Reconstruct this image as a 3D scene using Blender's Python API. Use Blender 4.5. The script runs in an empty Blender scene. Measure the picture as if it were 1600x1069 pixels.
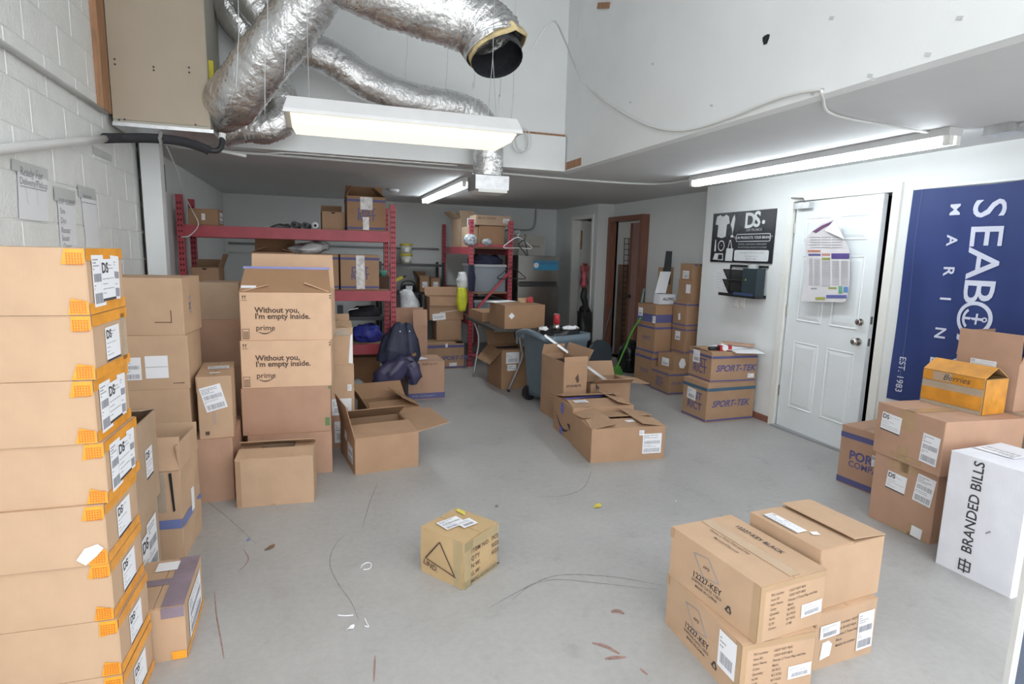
import bpy, math, random
from mathutils import Vector, Matrix
R = math.radians
scene = bpy.context.scene
col = scene.collection
rng = random.Random(7)

# ------------------------------------------------------------------ camera
F = 905.0
CAM = Vector((0.0, 0.0, 1.53))
ROWS = ((0.946275, -0.322440, 0.024396),
        (0.026099, 0.151355, 0.988135),
        (-0.322307, -0.934411, 0.151639))   # right, up, backward
cam_data = bpy.data.cameras.new('camera')
cam_data.sensor_width = 36.0
cam_data.lens = F / 1600.0 * 36.0
cam_data.clip_start = 0.05
cam = bpy.data.objects.new('camera', cam_data)
mw = Matrix([[ROWS[0][i], ROWS[1][i], ROWS[2][i], CAM[i]] for i in range(3)] + [[0, 0, 0, 1]])
cam.matrix_world = mw
col.objects.link(cam)
scene.camera = cam

# ------------------------------------------------------------------ daylight (overcast sky through the open front), exposure
world = bpy.data.worlds.new('overcast_sky')
scene.world = world
world.use_nodes = True
bg = world.node_tree.nodes['Background']
bg.inputs[0].default_value = (0.94, 0.97, 1.0, 1)
bg.inputs[1].default_value = 2.2
scene.view_settings.view_transform = 'Standard'
scene.view_settings.look = 'None'
scene.view_settings.gamma = 1.0
scene.view_settings.exposure = 0.42
scene.view_settings.use_curve_mapping = False

# ------------------------------------------------------------------ helpers
def ray(px, py):
    a, b, c = px - 800.0, -(py - 534.5), -F
    return Vector([ROWS[0][i] * a + ROWS[1][i] * b + ROWS[2][i] * c for i in range(3)])
def onx(px, py, x):
    r = ray(px, py); return CAM + r * ((x - CAM.x) / r.x)
def ony(px, py, y):
    r = ray(px, py); return CAM + r * ((y - CAM.y) / r.y)
def onz(px, py, z=0.0):
    r = ray(px, py); return CAM + r * ((z - CAM.z) / r.z)

MATS = {}
def mat(name, c, rough=0.6, metal=0.0, var=0.06, scale=5.0, bump=0.0, bscale=60.0, emit=0.0, alpha=1.0, stretch=None, spec=None):
    if name in MATS: return MATS[name]
    m = bpy.data.materials.new(name); m.use_nodes = True
    nt = m.node_tree; b = nt.nodes['Principled BSDF']
    b.inputs['Roughness'].default_value = rough
    b.inputs['Metallic'].default_value = metal
    if spec is not None: b.inputs['Specular IOR Level'].default_value = spec
    tc = nt.nodes.new('ShaderNodeTexCoord')
    src = tc.outputs['Object']
    if stretch:
        mp = nt.nodes.new('ShaderNodeMapping'); mp.inputs['Scale'].default_value = stretch
        nt.links.new(src, mp.inputs[0]); src = mp.outputs[0]
    n = nt.nodes.new('ShaderNodeTexNoise'); n.inputs['Scale'].default_value = scale; n.inputs['Detail'].default_value = 5
    nt.links.new(src, n.inputs['Vector'])
    cr = nt.nodes.new('ShaderNodeValToRGB')
    cr.color_ramp.elements[0].position = 0.3; cr.color_ramp.elements[1].position = 0.7
    cr.color_ramp.elements[0].color = tuple(max(0, v * (1 - var)) for v in c) + (1,)
    cr.color_ramp.elements[1].color = tuple(min(1, v * (1 + var)) for v in c) + (1,)
    nt.links.new(n.outputs['Fac'], cr.inputs[0]); nt.links.new(cr.outputs[0], b.inputs['Base Color'])
    if bump:
        n2 = nt.nodes.new('ShaderNodeTexNoise'); n2.inputs['Scale'].default_value = bscale; n2.inputs['Detail'].default_value = 4
        nt.links.new(src, n2.inputs['Vector'])
        bp = nt.nodes.new('ShaderNodeBump'); bp.inputs['Strength'].default_value = bump; bp.inputs['Distance'].default_value = 0.01
        nt.links.new(n2.outputs['Fac'], bp.inputs['Height']); nt.links.new(bp.outputs[0], b.inputs['Normal'])
    if emit:
        b.inputs['Emission Color'].default_value = tuple(c) + (1,); b.inputs['Emission Strength'].default_value = emit
    if alpha < 1: b.inputs['Alpha'].default_value = alpha
    MATS[name] = m
    return m

def cardboard(name, c):
    if name in MATS: return MATS[name]
    m = mat(name, c, rough=0.75, var=0.055, scale=7, spec=0.25)
    nt = m.node_tree; b = nt.nodes['Principled BSDF']
    tc = [n for n in nt.nodes if n.type == 'TEX_COORD'][0]
    mp = nt.nodes.new('ShaderNodeMapping'); mp.inputs['Scale'].default_value = (150, 150, 3)
    nz = nt.nodes.new('ShaderNodeTexNoise'); nz.inputs['Scale'].default_value = 1.0
    bp = nt.nodes.new('ShaderNodeBump'); bp.inputs['Strength'].default_value = 0.12; bp.inputs['Distance'].default_value = 0.004
    nt.links.new(tc.outputs['Object'], mp.inputs[0]); nt.links.new(mp.outputs[0], nz.inputs['Vector'])
    nt.links.new(nz.outputs['Fac'], bp.inputs['Height']); nt.links.new(bp.outputs[0], b.inputs['Normal'])
    return m

def link(name, me, m=None, parent=None, mtx=None, smooth=False):
    o = bpy.data.objects.new(name, me); col.objects.link(o)
    if m is not None and len(me.materials) == 0: me.materials.append(m)
    if parent is not None: o.parent = parent
    if mtx is not None: o.matrix_basis = mtx
    if smooth:
        for p in me.polygons: p.use_smooth = True
    return o

def tag(o, label, cat, group=None, kind=None):
    o['label'] = label; o['category'] = cat
    if group: o['group'] = group
    if kind: o['kind'] = kind
    return o
def struct(o):
    o['kind'] = 'structure'; return o
def thing(name, label, cat, loc=(0, 0, 0), rz=0.0, group=None):
    o = bpy.data.objects.new(name, None); col.objects.link(o)
    o.location = loc; o.rotation_euler = (0, 0, rz); o.empty_display_size = 0.1
    return tag(o, label, cat, group)

class MB:
    """collects shapes into one mesh"""
    def __init__(s): s.v = []; s.f = []
    def add(s, vs, fs):
        n = len(s.v); s.v += [tuple(p) for p in vs]; s.f += [tuple(i + n for i in f) for f in fs]; return s
    def box(s, a, b):
        x0, y0, z0 = a; x1, y1, z1 = b
        return s.add([(x0,y0,z0),(x1,y0,z0),(x1,y1,z0),(x0,y1,z0),(x0,y0,z1),(x1,y0,z1),(x1,y1,z1),(x0,y1,z1)],
                     [(3,2,1,0),(4,5,6,7),(0,1,5,4),(1,2,6,5),(2,3,7,6),(3,0,4,7)])
    def obox(s, c, ex, ey, ez):
        c, ex, ey, ez = map(Vector, (c, ex, ey, ez))
        vs = [c + ex*i + ey*j + ez*k for k in (-1, 1) for j in (-1, 1) for i in (-1, 1)]
        return s.add(vs, [(2,3,1,0),(4,5,7,6),(0,1,5,4),(1,3,7,5),(3,2,6,7),(2,0,4,6)])
    def prism(s, pts, n, th):
        """extrude polygon pts (3d) along n by th"""
        n = Vector(n).normalized() * th; k = len(pts)
        vs = [Vector(p) for p in pts] + [Vector(p) + n for p in pts]
        fs = [tuple(range(k))[::-1], tuple(range(k, 2 * k))] + [(i, (i + 1) % k, (i + 1) % k + k, i + k) for i in range(k)]
        return s.add(vs, fs)
    def rings(s, rs, cap0=True, cap1=True):
        k = len(rs[0]); vs = [p for r in rs for p in r]; fs = []
        for j in range(len(rs) - 1):
            for i in range(k):
                a = j*k + i; b_ = j*k + (i + 1) % k
                fs.append((a, b_, b_ + k, a + k))
        if cap0: fs.append(tuple(range(k))[::-1])
        if cap1: fs.append(tuple(range((len(rs)-1)*k, len(rs)*k)))
        return s.add(vs, fs)
    def tube(s, pts, r, n=8, cap=True, fn=None):
        pts = [Vector(p) for p in pts]; rs = []
        t = (pts[1] - pts[0]).normalized()
        a = t.orthogonal().normalized()
        for i, p in enumerate(pts):
            if 0 < i < len(pts) - 1: t2 = (pts[i + 1] - pts[i - 1]).normalized()
            elif i == 0: t2 = (pts[1] - pts[0]).normalized()
            else: t2 = (pts[-1] - pts[-2]).normalized()
            q = t.rotation_difference(t2); a = (q @ a).normalized(); t = t2
            bb = t.cross(a)
            ring = []
            for k in range(n):
                an = 2 * math.pi * k / n
                rr = (r[i] if hasattr(r, '__len__') else r) * (fn(i, an) if fn else 1)
                ring.append(p + (a * math.cos(an) + bb * math.sin(an)) * rr)
            rs.append(ring)
        return s.rings(rs, cap, cap)
    def cyl(s, a, b, r, n=16, r2=None):
        return s.tube([a, b], [r, r if r2 is None else r2], n)
    def mesh(s, name):
        me = bpy.data.meshes.new(name); me.from_pydata(s.v, [], s.f); me.validate(); me.update(); return me
    def build(s, name, m, parent=None, smooth=False, mtx=None):
        return link(name, s.mesh(name), m, parent, mtx, smooth)

def smooth_path(pts, per=8):
    pts = [Vector(p) for p in pts]; out = []
    P = [pts[0] * 2 - pts[1]] + pts + [pts[-1] * 2 - pts[-2]]
    for i in range(1, len(P) - 2):
        for k in range(per):
            t = k / per; a, b, c, d = P[i-1], P[i], P[i+1], P[i+2]
            out.append(0.5 * ((2*b) + (c-a)*t + (2*a-5*b+4*c-d)*t*t + (3*b-a-3*c+d)*t**3))
    out.append(pts[-1]); return out

TXT = {}
def text_mesh(s, size, bold=0.0, shear=0.0, spacing=1.0, align='LEFT'):
    key = (s, size, bold, shear, spacing, align)
    if key in TXT: return TXT[key].copy()
    cu = bpy.data.curves.new('t', 'FONT'); cu.body = s; cu.size = size; cu.resolution_u = 3
    cu.offset = (bold if size > .024 else min(bold, .003)) * size; cu.shear = shear; cu.space_character = spacing; cu.align_x = align; cu.align_y = 'CENTER'
    ob = bpy.data.objects.new('t', cu); col.objects.link(ob)
    dg = bpy.context.evaluated_depsgraph_get()
    me = bpy.data.meshes.new_from_object(ob.evaluated_get(dg))
    bpy.data.objects.remove(ob); bpy.data.curves.remove(cu)
    me.materials.clear()
    TXT[key] = me
    return me.copy()
def frame_mtx(o, u, v, n):
    return Matrix([[u[i], v[i], n[i], o[i]] for i in range(3)] + [[0, 0, 0, 1]])
def text_on(parent, name, s, size, o, u, v, m, bold=0.012, shear=0.0, spacing=1.0, align='LEFT'):
    u = Vector(u).normalized(); v = Vector(v).normalized()
    return link(name, text_mesh(s, size, bold, shear, spacing, align), m, parent, frame_mtx(o, u, v, u.cross(v)))

# ------------------------------------------------------------------ materials
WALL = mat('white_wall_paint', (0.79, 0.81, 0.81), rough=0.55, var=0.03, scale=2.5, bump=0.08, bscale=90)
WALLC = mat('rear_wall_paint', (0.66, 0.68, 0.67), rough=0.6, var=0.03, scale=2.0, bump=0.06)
BLOCKP = mat('painted_block', (0.80, 0.81, 0.79), rough=0.45, var=0.04, scale=9, bump=0.5, bscale=55)
MORTAR = mat('painted_mortar', (0.74, 0.75, 0.73), rough=0.7, var=0.05)
CEIL = mat('ceiling_paint', (0.62, 0.63, 0.64), rough=0.7, var=0.02)
RAWWOOD = mat('raw_lumber', (0.36, 0.19, 0.10), rough=0.7, var=0.25, scale=6, stretch=(8, 8, 1))
REDWOOD = mat('stained_wood', (0.20, 0.085, 0.055), rough=0.4, var=0.25, scale=6, stretch=(10, 10, 0.8))
DOORP = mat('door_paint', (0.78, 0.82, 0.84), rough=0.35, var=0.015)
TRIMP = mat('trim_paint', (0.80, 0.80, 0.76), rough=0.4, var=0.02)
DARK = mat('dark_void', (0.015, 0.016, 0.02), rough=0.9)
STEEL = mat('brushed_steel', (0.44, 0.43, 0.41), rough=0.2, metal=1.0, var=0.05, stretch=(1, 60, 1))
GALV = mat('galvanised_steel', (0.62, 0.63, 0.64), rough=0.38, metal=0.9, var=0.12, scale=20)
CHROME = mat('satin_nickel', (0.60, 0.58, 0.55), rough=0.22, metal=1.0, var=0.02)
BLACK = mat('black_plastic', (0.02, 0.02, 0.022), rough=0.45)
BLACKM = mat('black_metal', (0.025, 0.025, 0.028), rough=0.35, metal=0.3)
RUBBER = mat('black_foam', (0.03, 0.03, 0.035), rough=0.9, bump=0.3)
PVC = mat('white_pvc', (0.72, 0.73, 0.72), rough=0.35, var=0.03)
CABLE = mat('white_cable', (0.70, 0.70, 0.68), rough=0.5, var=0.02)
GREYCABLE = mat('grey_cable', (0.30, 0.31, 0.32), rough=0.5)
RACKRED = mat('red_rack_enamel', (0.42, 0.055, 0.075), rough=0.42, var=0.10, scale=8)
PAPER = mat('white_paper', (0.82, 0.83, 0.86), rough=0.6, var=0.015)
GREYPAPER = mat('grey_tape', (0.55, 0.57, 0.56), rough=0.5)
INK = mat('print_ink', (0.05, 0.045, 0.05), rough=0.7)
GREYINK = mat('grey_print', (0.30, 0.30, 0.33), rough=0.7)
BROWNINK = mat('brown_print', (0.10, 0.062, 0.045), rough=0.7)
BLUEINK = mat('blue_print', (0.10, 0.10, 0.25), rough=0.6)
TEALINK = mat('teal_print', (0.06, 0.13, 0.20), rough=0.6)
GREENINK = mat('green_print', (0.13, 0.22, 0.09), rough=0.6)
ORANGET = mat('orange_tape', (0.80, 0.33, 0.03), rough=0.25, var=0.18, scale=14, bump=0.25, bscale=25)
ORANGED = mat('orange_tape_print', (0.66, 0.20, 0.02), rough=0.35)
TANT = mat('tan_tape', (0.46, 0.31, 0.18), rough=0.25, var=0.06)
CLEART = mat('clear_tape', (0.62, 0.56, 0.46), rough=0.12, var=0.1, alpha=0.35)
PURPT = mat('purple_tape', (0.25, 0.20, 0.25), rough=0.25, var=0.15, scale=12)
FOIL = mat('duct_foil', (0.74, 0.74, 0.74), rough=0.24, metal=0.92, var=0.10, scale=9, bump=1.0, bscale=34)
TEALCARD = None
KRAFT = cardboard('kraft_light', (0.53, 0.36, 0.235))
KRAFT2 = cardboard('kraft_mid', (0.42, 0.265, 0.165))
KRAFTLIT = cardboard('kraft_lamp_lit', (0.72, 0.49, 0.33))  # kraft made lighter: the pendant's light on these boxes is put into the colour
KRAFT3 = cardboard('kraft_rosy', (0.47, 0.29, 0.20))
KRAFT4 = cardboard('kraft_grey', (0.46, 0.33, 0.23))
KRAFT5 = cardboard('kraft_orange', (0.36, 0.215, 0.125))
WHITECARD = cardboard('white_card', (0.74, 0.75, 0.80))
INNER = cardboard('kraft_inside', (0.36, 0.20, 0.105))

def floor_material():
    m = bpy.data.materials.new('painted_concrete'); m.use_nodes = True; nt = m.node_tree; b = nt.nodes['Principled BSDF']
    tc = nt.nodes.new('ShaderNodeTexCoord')
    def noise(s, d, lo, hi, c0, c1, rough=0.6):
        n = nt.nodes.new('ShaderNodeTexNoise'); n.inputs['Scale'].default_value = s; n.inputs['Detail'].default_value = d
        n.inputs['Roughness'].default_value = rough
        nt.links.new(tc.outputs['Object'], n.inputs['Vector'])
        r = nt.nodes.new('ShaderNodeValToRGB'); r.color_ramp.elements[0].position = lo; r.color_ramp.elements[1].position = hi
        r.color_ramp.elements[0].color = (*c0, 1); r.color_ramp.elements[1].color = (*c1, 1)
        nt.links.new(n.outputs['Fac'], r.inputs[0]); return r.outputs[0], n.outputs['Fac']
    def mul(a, c):
        x = nt.nodes.new('ShaderNodeMix'); x.data_type = 'RGBA'; x.blend_type = 'MULTIPLY'; x.inputs[0].default_value = 1
        nt.links.new(a, x.inputs[6]); nt.links.new(c, x.inputs[7]); return x.outputs[2]
    base, _ = noise(1.1, 6, 0.35, 0.68, (0.375, 0.370, 0.360), (0.445, 0.440, 0.430))
    fine, ff = noise(30, 6, 0.3, 0.62, (0.90, 0.90, 0.90), (1.0, 1.0, 1.0), 0.7)
    smut, _ = noise(4.5, 8, 0.30, 0.44, (0.84, 0.83, 0.82), (1, 1, 1), 0.75)
    c = mul(mul(base, fine), smut)
    nt.links.new(c, b.inputs['Base Color'])
    b.inputs['Roughness'].default_value = 0.42; b.inputs['Specular IOR Level'].default_value = 0.4
    bp = nt.nodes.new('ShaderNodeBump'); bp.inputs['Strength'].default_value = 0.08; bp.inputs['Distance'].default_value = 0.004
    nt.links.new(ff, bp.inputs['Height']); nt.links.new(bp.outputs[0], b.inputs['Normal'])
    return m
FLOORM = floor_material()
PAVE = mat('outside_concrete', (0.50, 0.50, 0.48), rough=0.8, var=0.08)

# ------------------------------------------------------------------ the room
XL, XR, XRR, XRF, YB, ZC, YBEAM, XLIP = -1.20, 4.05, 4.29, 4.02, 9.45, 2.285, 5.05, 2.22
floor = struct(MB().box((-1.45, 0.85, -0.1), (5.8, YB + 0.1, 0)).build('floor', FLOORM))
struct(MB().box((-9, -12, -0.13), (12, 0.845, -0.005)).build('ground', PAVE))

# left block wall: mortar bed plus single blocks
wl = struct(MB().box((-1.42, 0.9, 0), (XL - 0.003, 5.06, 4.25)).build('wall_left', MORTAR))
blk = None
def block_mesh(L, name):
    bv = 0.004; g = 0.002
    m_ = MB(); y0, y1, z0, z1 = g, L - g, g, 0.2 - g
    m_.rings([[(XL-0.006, y0, z0), (XL-0.006, y1, z0), (XL-0.006, y1, z1), (XL-0.006, y0, z1)],
              [(XL-0.0, y0+bv, z0+bv), (XL-0.0, y1-bv, z0+bv), (XL-0.0, y1-bv, z1-bv), (XL-0.0, y0+bv, z1-bv)]], False, True)
    return m_.mesh(name)
full = block_mesh(0.4, 'block'); full.materials.append(BLOCKP)
half = block_mesh(0.2, 'block_half'); half.materials.append(BLOCKP)
for r_ in range(21):
    y = 0.94
    if r_ % 2: link('block', half, None, wl, Matrix.Translation((0, y, r_ * 0.2 + 0.02))); y += 0.2
    while y < 5.04:
        if y + 0.4 <= 5.05: link('block', full, None, wl, Matrix.Translation((rng.uniform(-0.001, 0.001), y, r_ * 0.2 + 0.02))); y += 0.4
        else: link('block', half, None, wl, Matrix.Translation((0, y, r_ * 0.2 + 0.02))); y += 0.2
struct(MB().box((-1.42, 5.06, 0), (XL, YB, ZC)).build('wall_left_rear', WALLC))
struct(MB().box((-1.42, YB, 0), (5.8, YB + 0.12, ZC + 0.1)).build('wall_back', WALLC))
# right wall with the door opening
DY0, DY1, DZ = 3.215, 4.165, 2.045
w = MB()
w.box((XR, 0.9, 0), (XR + 0.24, DY0, ZC)).box((XR, DY1, 0), (XR + 0.24, 5.40, ZC)).box((XR, DY0, DZ), (XR + 0.24, DY1, ZC))
struct(w.build('wall_right', WALL))
# recessed right wall with the wood-framed opening
OY0, OY1, OZ = 6.98, 7.80, 2.02
w = MB()
w.box((XRR, 5.40, 0), (XRR + 0.03, OY0, ZC)).box((XRR, OY1, 0), (XRR + 0.03, 7.89, ZC)).box((XRR, OY0, OZ), (XRR + 0.03, OY1, ZC))
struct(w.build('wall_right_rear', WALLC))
# far right wall with the closet doorway
CY0, CY1, CZ = 8.06, 8.74, 2.09
w = MB()
w.box((XRF, 7.89, 0), (XRR + 0.03, 7.94, ZC)).box((XRF, 7.94, 0), (XRF + 0.12, CY0, ZC)).box((XRF, CY1, 0), (XRF + 0.12, YB, ZC)).box((XRF, CY0, CZ), (XRF + 0.12, CY1, ZC))
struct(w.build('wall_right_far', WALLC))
def cell(name, x0, x1, y0, y1, z1, m):      # a small room behind an opening in the right wall (open on its -x side)
    t = 0.04
    b = MB().box((x1, y0 - t, 0), (x1 + t, y1 + t, z1)).box((x0, y0 - t, 0), (x1, y0, z1)).box((x0, y1, 0), (x1, y1 + t, z1)).box((x0, y0 - t, z1), (x1 + t, y1 + t, z1 + t)).box((x0, y0 - t, -0.04), (x1 + t, y1 + t, 0.0))
    return struct(b.build(name, m))
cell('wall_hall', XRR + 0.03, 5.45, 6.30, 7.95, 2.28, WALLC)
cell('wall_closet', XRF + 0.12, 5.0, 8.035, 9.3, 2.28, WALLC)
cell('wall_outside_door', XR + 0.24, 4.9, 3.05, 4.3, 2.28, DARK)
# ceilings, soffits and upper walls
struct(MB().box((-1.42, 5.18, ZC), (5.8, YB + 0.12, ZC + 0.1)).build('ceiling_rear', CEIL))
struct(MB().box((XLIP + 0.08, 0.9, ZC), (5.8, 5.18, ZC + 0.1)).build('ceiling_right', CEIL))
struct(MB().box((-1.42, 0.9, 4.25), (XLIP + 0.1, 5.3, 4.33)).build('ceiling_high', CEIL))
wu = struct(MB().box((XLIP, 0.9, ZC - 0.004), (XLIP + 0.08, 5.18, 4.25)).build('wall_upper_right', WALL))
struct(MB().box((-1.42, 5.10, 2.60), (XLIP, 5.18, 4.25)).build('wall_upper_back', WALL))
struct(MB().box((-1.2, 5.04, ZC - 0.004), (XLIP - 0.01, 5.18, 2.585)).build('trim_1', WALL))            # header beam
struct(MB().box((1.25, 5.085, 2.587), (XLIP - 0.002, 5.11, 2.612)).build('trim_2', RAWWOOD)); struct(MB().box((-.5, 5.085, 2.587), (-.18, 5.11, 2.608)).build('trim_8', RAWWOOD))              # raw edge above the header
pc = struct(MB().box((-1.165, 5.0, 0), (-1.04, 5.12, ZC - 0.005)).build('trim_3', WALL))                          # white post at the left end
# chipped plaster corner: exposed wood block
struct(MB().box((XLIP - 0.006, 4.72, ZC + 0.012), (XLIP + 0.02, 5.03, ZC + 0.075)).build('trim_4', RAWWOOD))
struct(MB().obox((XLIP - 0.004, 4.42, 3.47), (0.006, 0, 0), (0, 0.10, 0.035), (0, -0.008, 0.02)).build('trim_5', RAWWOOD))
# reddish base strip beside the door, threshold
struct(MB().box((XR - 0.012, DY1 + 0.06, 0), (XR, 5.38, 0.06)).build('baseboard_right', mat('red_base', (0.30, 0.13, 0.09), rough=0.6, var=0.2)))
struct(MB().box((XR - 0.05, DY0, 0), (XR + 0.24, DY1, 0.016)).build('trim_6', mat('threshold_grey', (0.33, 0.34, 0.35), rough=0.5)))
# hole knocked in the upper wall
hp = onx(1197, 62, XLIP)
MB().prism([(XLIP - 0.003, hp.y + 0.022 * math.cos(a) * (1 + 0.3 * math.sin(3 * a)), hp.z + 0.03 * math.sin(a) * (1 + 0.25 * math.cos(2 * a))) for a in [i * math.pi / 6 for i in range(12)]], (1, 0, 0), 0.002).build('hole', DARK, wu)
for px, py in ((1020, 100), (1500, 28), (1300, 28), (985, 160), (1112, 165), (1360, 118), (1365, 124), (1450, 85), (1270, 147), (1285, 140)):
    q = onx(px, py, XLIP)
    MB().obox((XLIP - 0.002, q.y, q.z), (0.001, 0, 0), (0, 0.012, 0.004), (0, -0.002, 0.006)).build('plaster_chip', GREYPAPER, wu)

# scuffs and scratches on the floor (flat marks with their own shape)
SCUFF = mat('dark_scuff', (0.235, 0.232, 0.225), rough=0.7, var=0.3, scale=40)
REDSC = mat('red_scuff', (0.30, 0.19, 0.16), rough=0.7, var=0.25, scale=40)
def scuff(pxs, wd, m, z=0.0006):
    pts = smooth_path([onz(*p) for p in pxs], 6); b = MB(); L = []; Rr = []
    for i, p in enumerate(pts):
        t = (pts[min(i + 1, len(pts) - 1)] - pts[max(i - 1, 0)]).normalized(); n = Vector((-t.y, t.x, 0))
        wv = wd * (0.35 + 0.65 * math.sin(math.pi * (i + 0.5) / len(pts)))
        L.append(p + n * wv + Vector((0, 0, z))); Rr.append(p - n * wv + Vector((0, 0, z)))
    k = len(pts)
    b.add(L + Rr, [(i, i + 1, i + 1 + k, i + k)[::-1] for i in range(k - 1)])
    b.build('scuff_mark', m, floor)
scuff([(540, 833), (520, 858), (516, 885), (530, 915), (548, 940), (560, 968)], 0.0024, SCUFF)
scuff([(590, 755), (578, 785), (566, 825)], 0.0025, SCUFF)
scuff([(924, 736), (912, 762), (880, 775), (845, 776)], 0.003, SCUFF)
scuff([(765, 950), (800, 930), (850, 905), (890, 898), (960, 902), (1035, 915)], 0.0035, SCUFF)
scuff([(800, 938), (830, 915), (870, 906), (940, 912), (1030, 922)], 0.0024, SCUFF)
scuff([(300, 770), (345, 800), (400, 850)], 0.002, SCUFF)
scuff([(380, 858), (388, 875), (372, 895)], 0.003, REDSC)
scuff([(335, 925), (338, 960), (345, 1000), (350, 1030)], 0.003, REDSC)
scuff([(925, 1005), (945, 1010), (968, 1022)], 0.010, REDSC)
scuff([(945, 1030), (960, 1028), (978, 1027)], 0.010, REDSC)
scuff([(955, 957), (965, 955), (975, 960)], 0.014, REDSC)
scuff([(586, 1025), (585, 1045), (584, 1066)], 0.004, REDSC)
scuff([(1000, 1045), (1012, 1055)], 0.006, REDSC)
scuff([(1170, 712), (1190, 718), (1205, 728)], 0.0024, SCUFF)
scuff([(1130, 700), (1150, 702)], 0.0024, SCUFF)

# ------------------------------------------------------------------ cardboard boxes
class Carton:
    def __init__(s, label, x, y, z, yaw, w, d, h, m=None, top='closed', seam=None, flaps=(), group=None, name='cardboard_box', bul=0.0015, tilt=None, crush=0.0):
        s.w, s.d, s.h, s.m = w, d, h, m or KRAFT
        s.root = thing(name, label, 'box', (x, y, z), R(yaw), group)
        hb = h - 0.004 if top == 'closed' else h
        r2 = random.Random(hash((round(x, 3), round(y, 3), round(z, 3))) & 0xffff)
        def ring(zz, b, ins=0.0):
            c = 0.004; W, D = w / 2 - ins, d / 2 - ins; pts = []
            ts = (0, 0.33, 0.67, 1)
            for t in ts: pts.append((-W + c + (2*W - 2*c) * t, -D - (b if 0 < t < 1 else 0), zz))
            for t in ts: pts.append((W + (b if 0 < t < 1 else 0), -D + c + (2*D - 2*c) * t, zz))
            for t in ts: pts.append((W - c - (2*W - 2*c) * t, D + (b if 0 < t < 1 else 0), zz))
            for t in ts: pts.append((-W - (b if 0 < t < 1 else 0), D - c - (2*D - 2*c) * t, zz))
            return [(p[0] + r2.uniform(-crush, crush), p[1] + r2.uniform(-crush, crush), p[2] + (r2.uniform(-crush, crush) if zz > 0.02 else 0)) for p in pts]
        b = MB()
        outer = [ring(0, 0), ring(hb * .3, bul), ring(hb * .65, bul), ring(hb, 0)]
        if top == 'closed':
            b.rings(outer)
        else:
            b.rings(outer, True, False)
            t = 0.006; W, D = w / 2 - t, d / 2 - t
            inner = [[(-W, -D, hb), (W, -D, hb), (W, D, hb), (-W, D, hb)], [(-W, -D, t), (W, -D, t), (W, D, t), (-W, D, t)]]
            n0 = len(b.v); b.rings(inner, False, True)
            W2, D2 = w / 2, d / 2
            b.add([(-W2, -D2, hb), (W2, -D2, hb), (W2, D2, hb), (-W2, D2, hb), (-W, -D, hb), (W, -D, hb), (W, D, hb), (-W, D, hb)],
                  [(0, 1, 5, 4), (1, 2, 6, 5), (2, 3, 7, 6), (3, 0, 4, 7)])
        s.body = b.build('body', s.m, s.root)
        if top == 'closed':
            seam = seam or ('x' if w >= d else 'y')
            tl = tilt if tilt is not None else (0, 0)
            if seam == 'x': s.flap('F', d / 2 - 0.0015, 180 - tl[0]); s.flap('B', d / 2 - 0.0015, 180 - tl[1])
            else: s.flap('L', w / 2 - 0.0015, 180 - tl[0]); s.flap('R', w / 2 - 0.0015, 180 - tl[1])
        for f in flaps: s.flap(*f)
    def flap(s, side, L, ang, inset=0.004, m=None, a0=0.0, a1=1.0):
        w, d, h = s.w, s.d, s.h; t = 0.004
        P, Q, o = {'F': ((-w/2, -d/2), (w/2, -d/2), (0, -1)), 'B': ((w/2, d/2), (-w/2, d/2), (0, 1)),
                   'L': ((-w/2, d/2), (-w/2, -d/2), (-1, 0)), 'R': ((w/2, -d/2), (w/2, d/2), (1, 0))}[side]
        P = Vector((*P, h)); Q = Vector((*Q, h)); o = Vector((*o, 0)); z = Vector((0, 0, 1)); a = R(ang)
        P, Q = P.lerp(Q, a0), P.lerp(Q, a1)
        dr = o * math.cos(a) + z * math.sin(a); nn = -o * math.sin(a) + z * math.cos(a); e = (Q - P).normalized()
        if ang > 178: P = P + Vector((0, 0, -0.004)); Q = Q + Vector((0, 0, -0.004)); nn = Vector((0, 0, 1)); dr = Vector((dr.x, dr.y, 0)).normalized()
        elif ang > 90: nn = -nn
        b = MB().prism([P + e * 0.001, Q - e * 0.001, Q - e * inset + dr * L, P + e * inset + dr * L], nn, t)
        return b.build('flap', m or s.m, s.root)
    def fr(s, face):
        w, d, h = s.w, s.d, s.h
        return {'F': (Vector((-w/2, -d/2, 0)), Vector((1, 0, 0)), Vector((0, 0, 1)), w, h),
                'R': (Vector((w/2, -d/2, 0)), Vector((0, 1, 0)), Vector((0, 0, 1)), d, h),
                'L': (Vector((-w/2, d/2, 0)), Vector((0, -1, 0)), Vector((0, 0, 1)), d, h),
                'B': (Vector((w/2, d/2, 0)), Vector((-1, 0, 0)), Vector((0, 0, 1)), w, h),
                'T': (Vector((-w/2, -d/2, h)), Vector((1, 0, 0)), Vector((0, 1, 0)), w, d)}[face]
    def pt(s, face, a, b, off):
        o, u, v, W, H = s.fr(face); return o + u * (a * W) + v * (b * H) + u.cross(v) * off
    def decals(s, name, m, items, off=0.002, th=0.0006, parent=None):
        """items: (face, [(u,v)...]) polygons in face fractions, joined into one part"""
        if len(items) > 1 and name in ('tape', 'clear_tape', 'blue_tape', 'green_stamp', 'printed_stripe', 'printed_band'):
            return [s.decals(name, m, [it], off, th, parent) for it in items][0]
        b = MB()
        for face, pts in items:
            o, u, v, W, H = s.fr(face); n = u.cross(v)
            b.prism([s.pt(face, p[0], p[1], off) for p in pts], n, th)
        return b.build(name, m, parent or s.root)
    def rect(s, face, a, b, c, d):
        return (face, [(a, b), (c, b), (c, d), (a, d)])
    def stripe(s, v0, v1, m=None, faces='FLR', name='printed_stripe'):
        return s.decals(name, m or BLUEINK, [s.rect(f, 0.004, v0, 0.996, v1) for f in faces])
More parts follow.
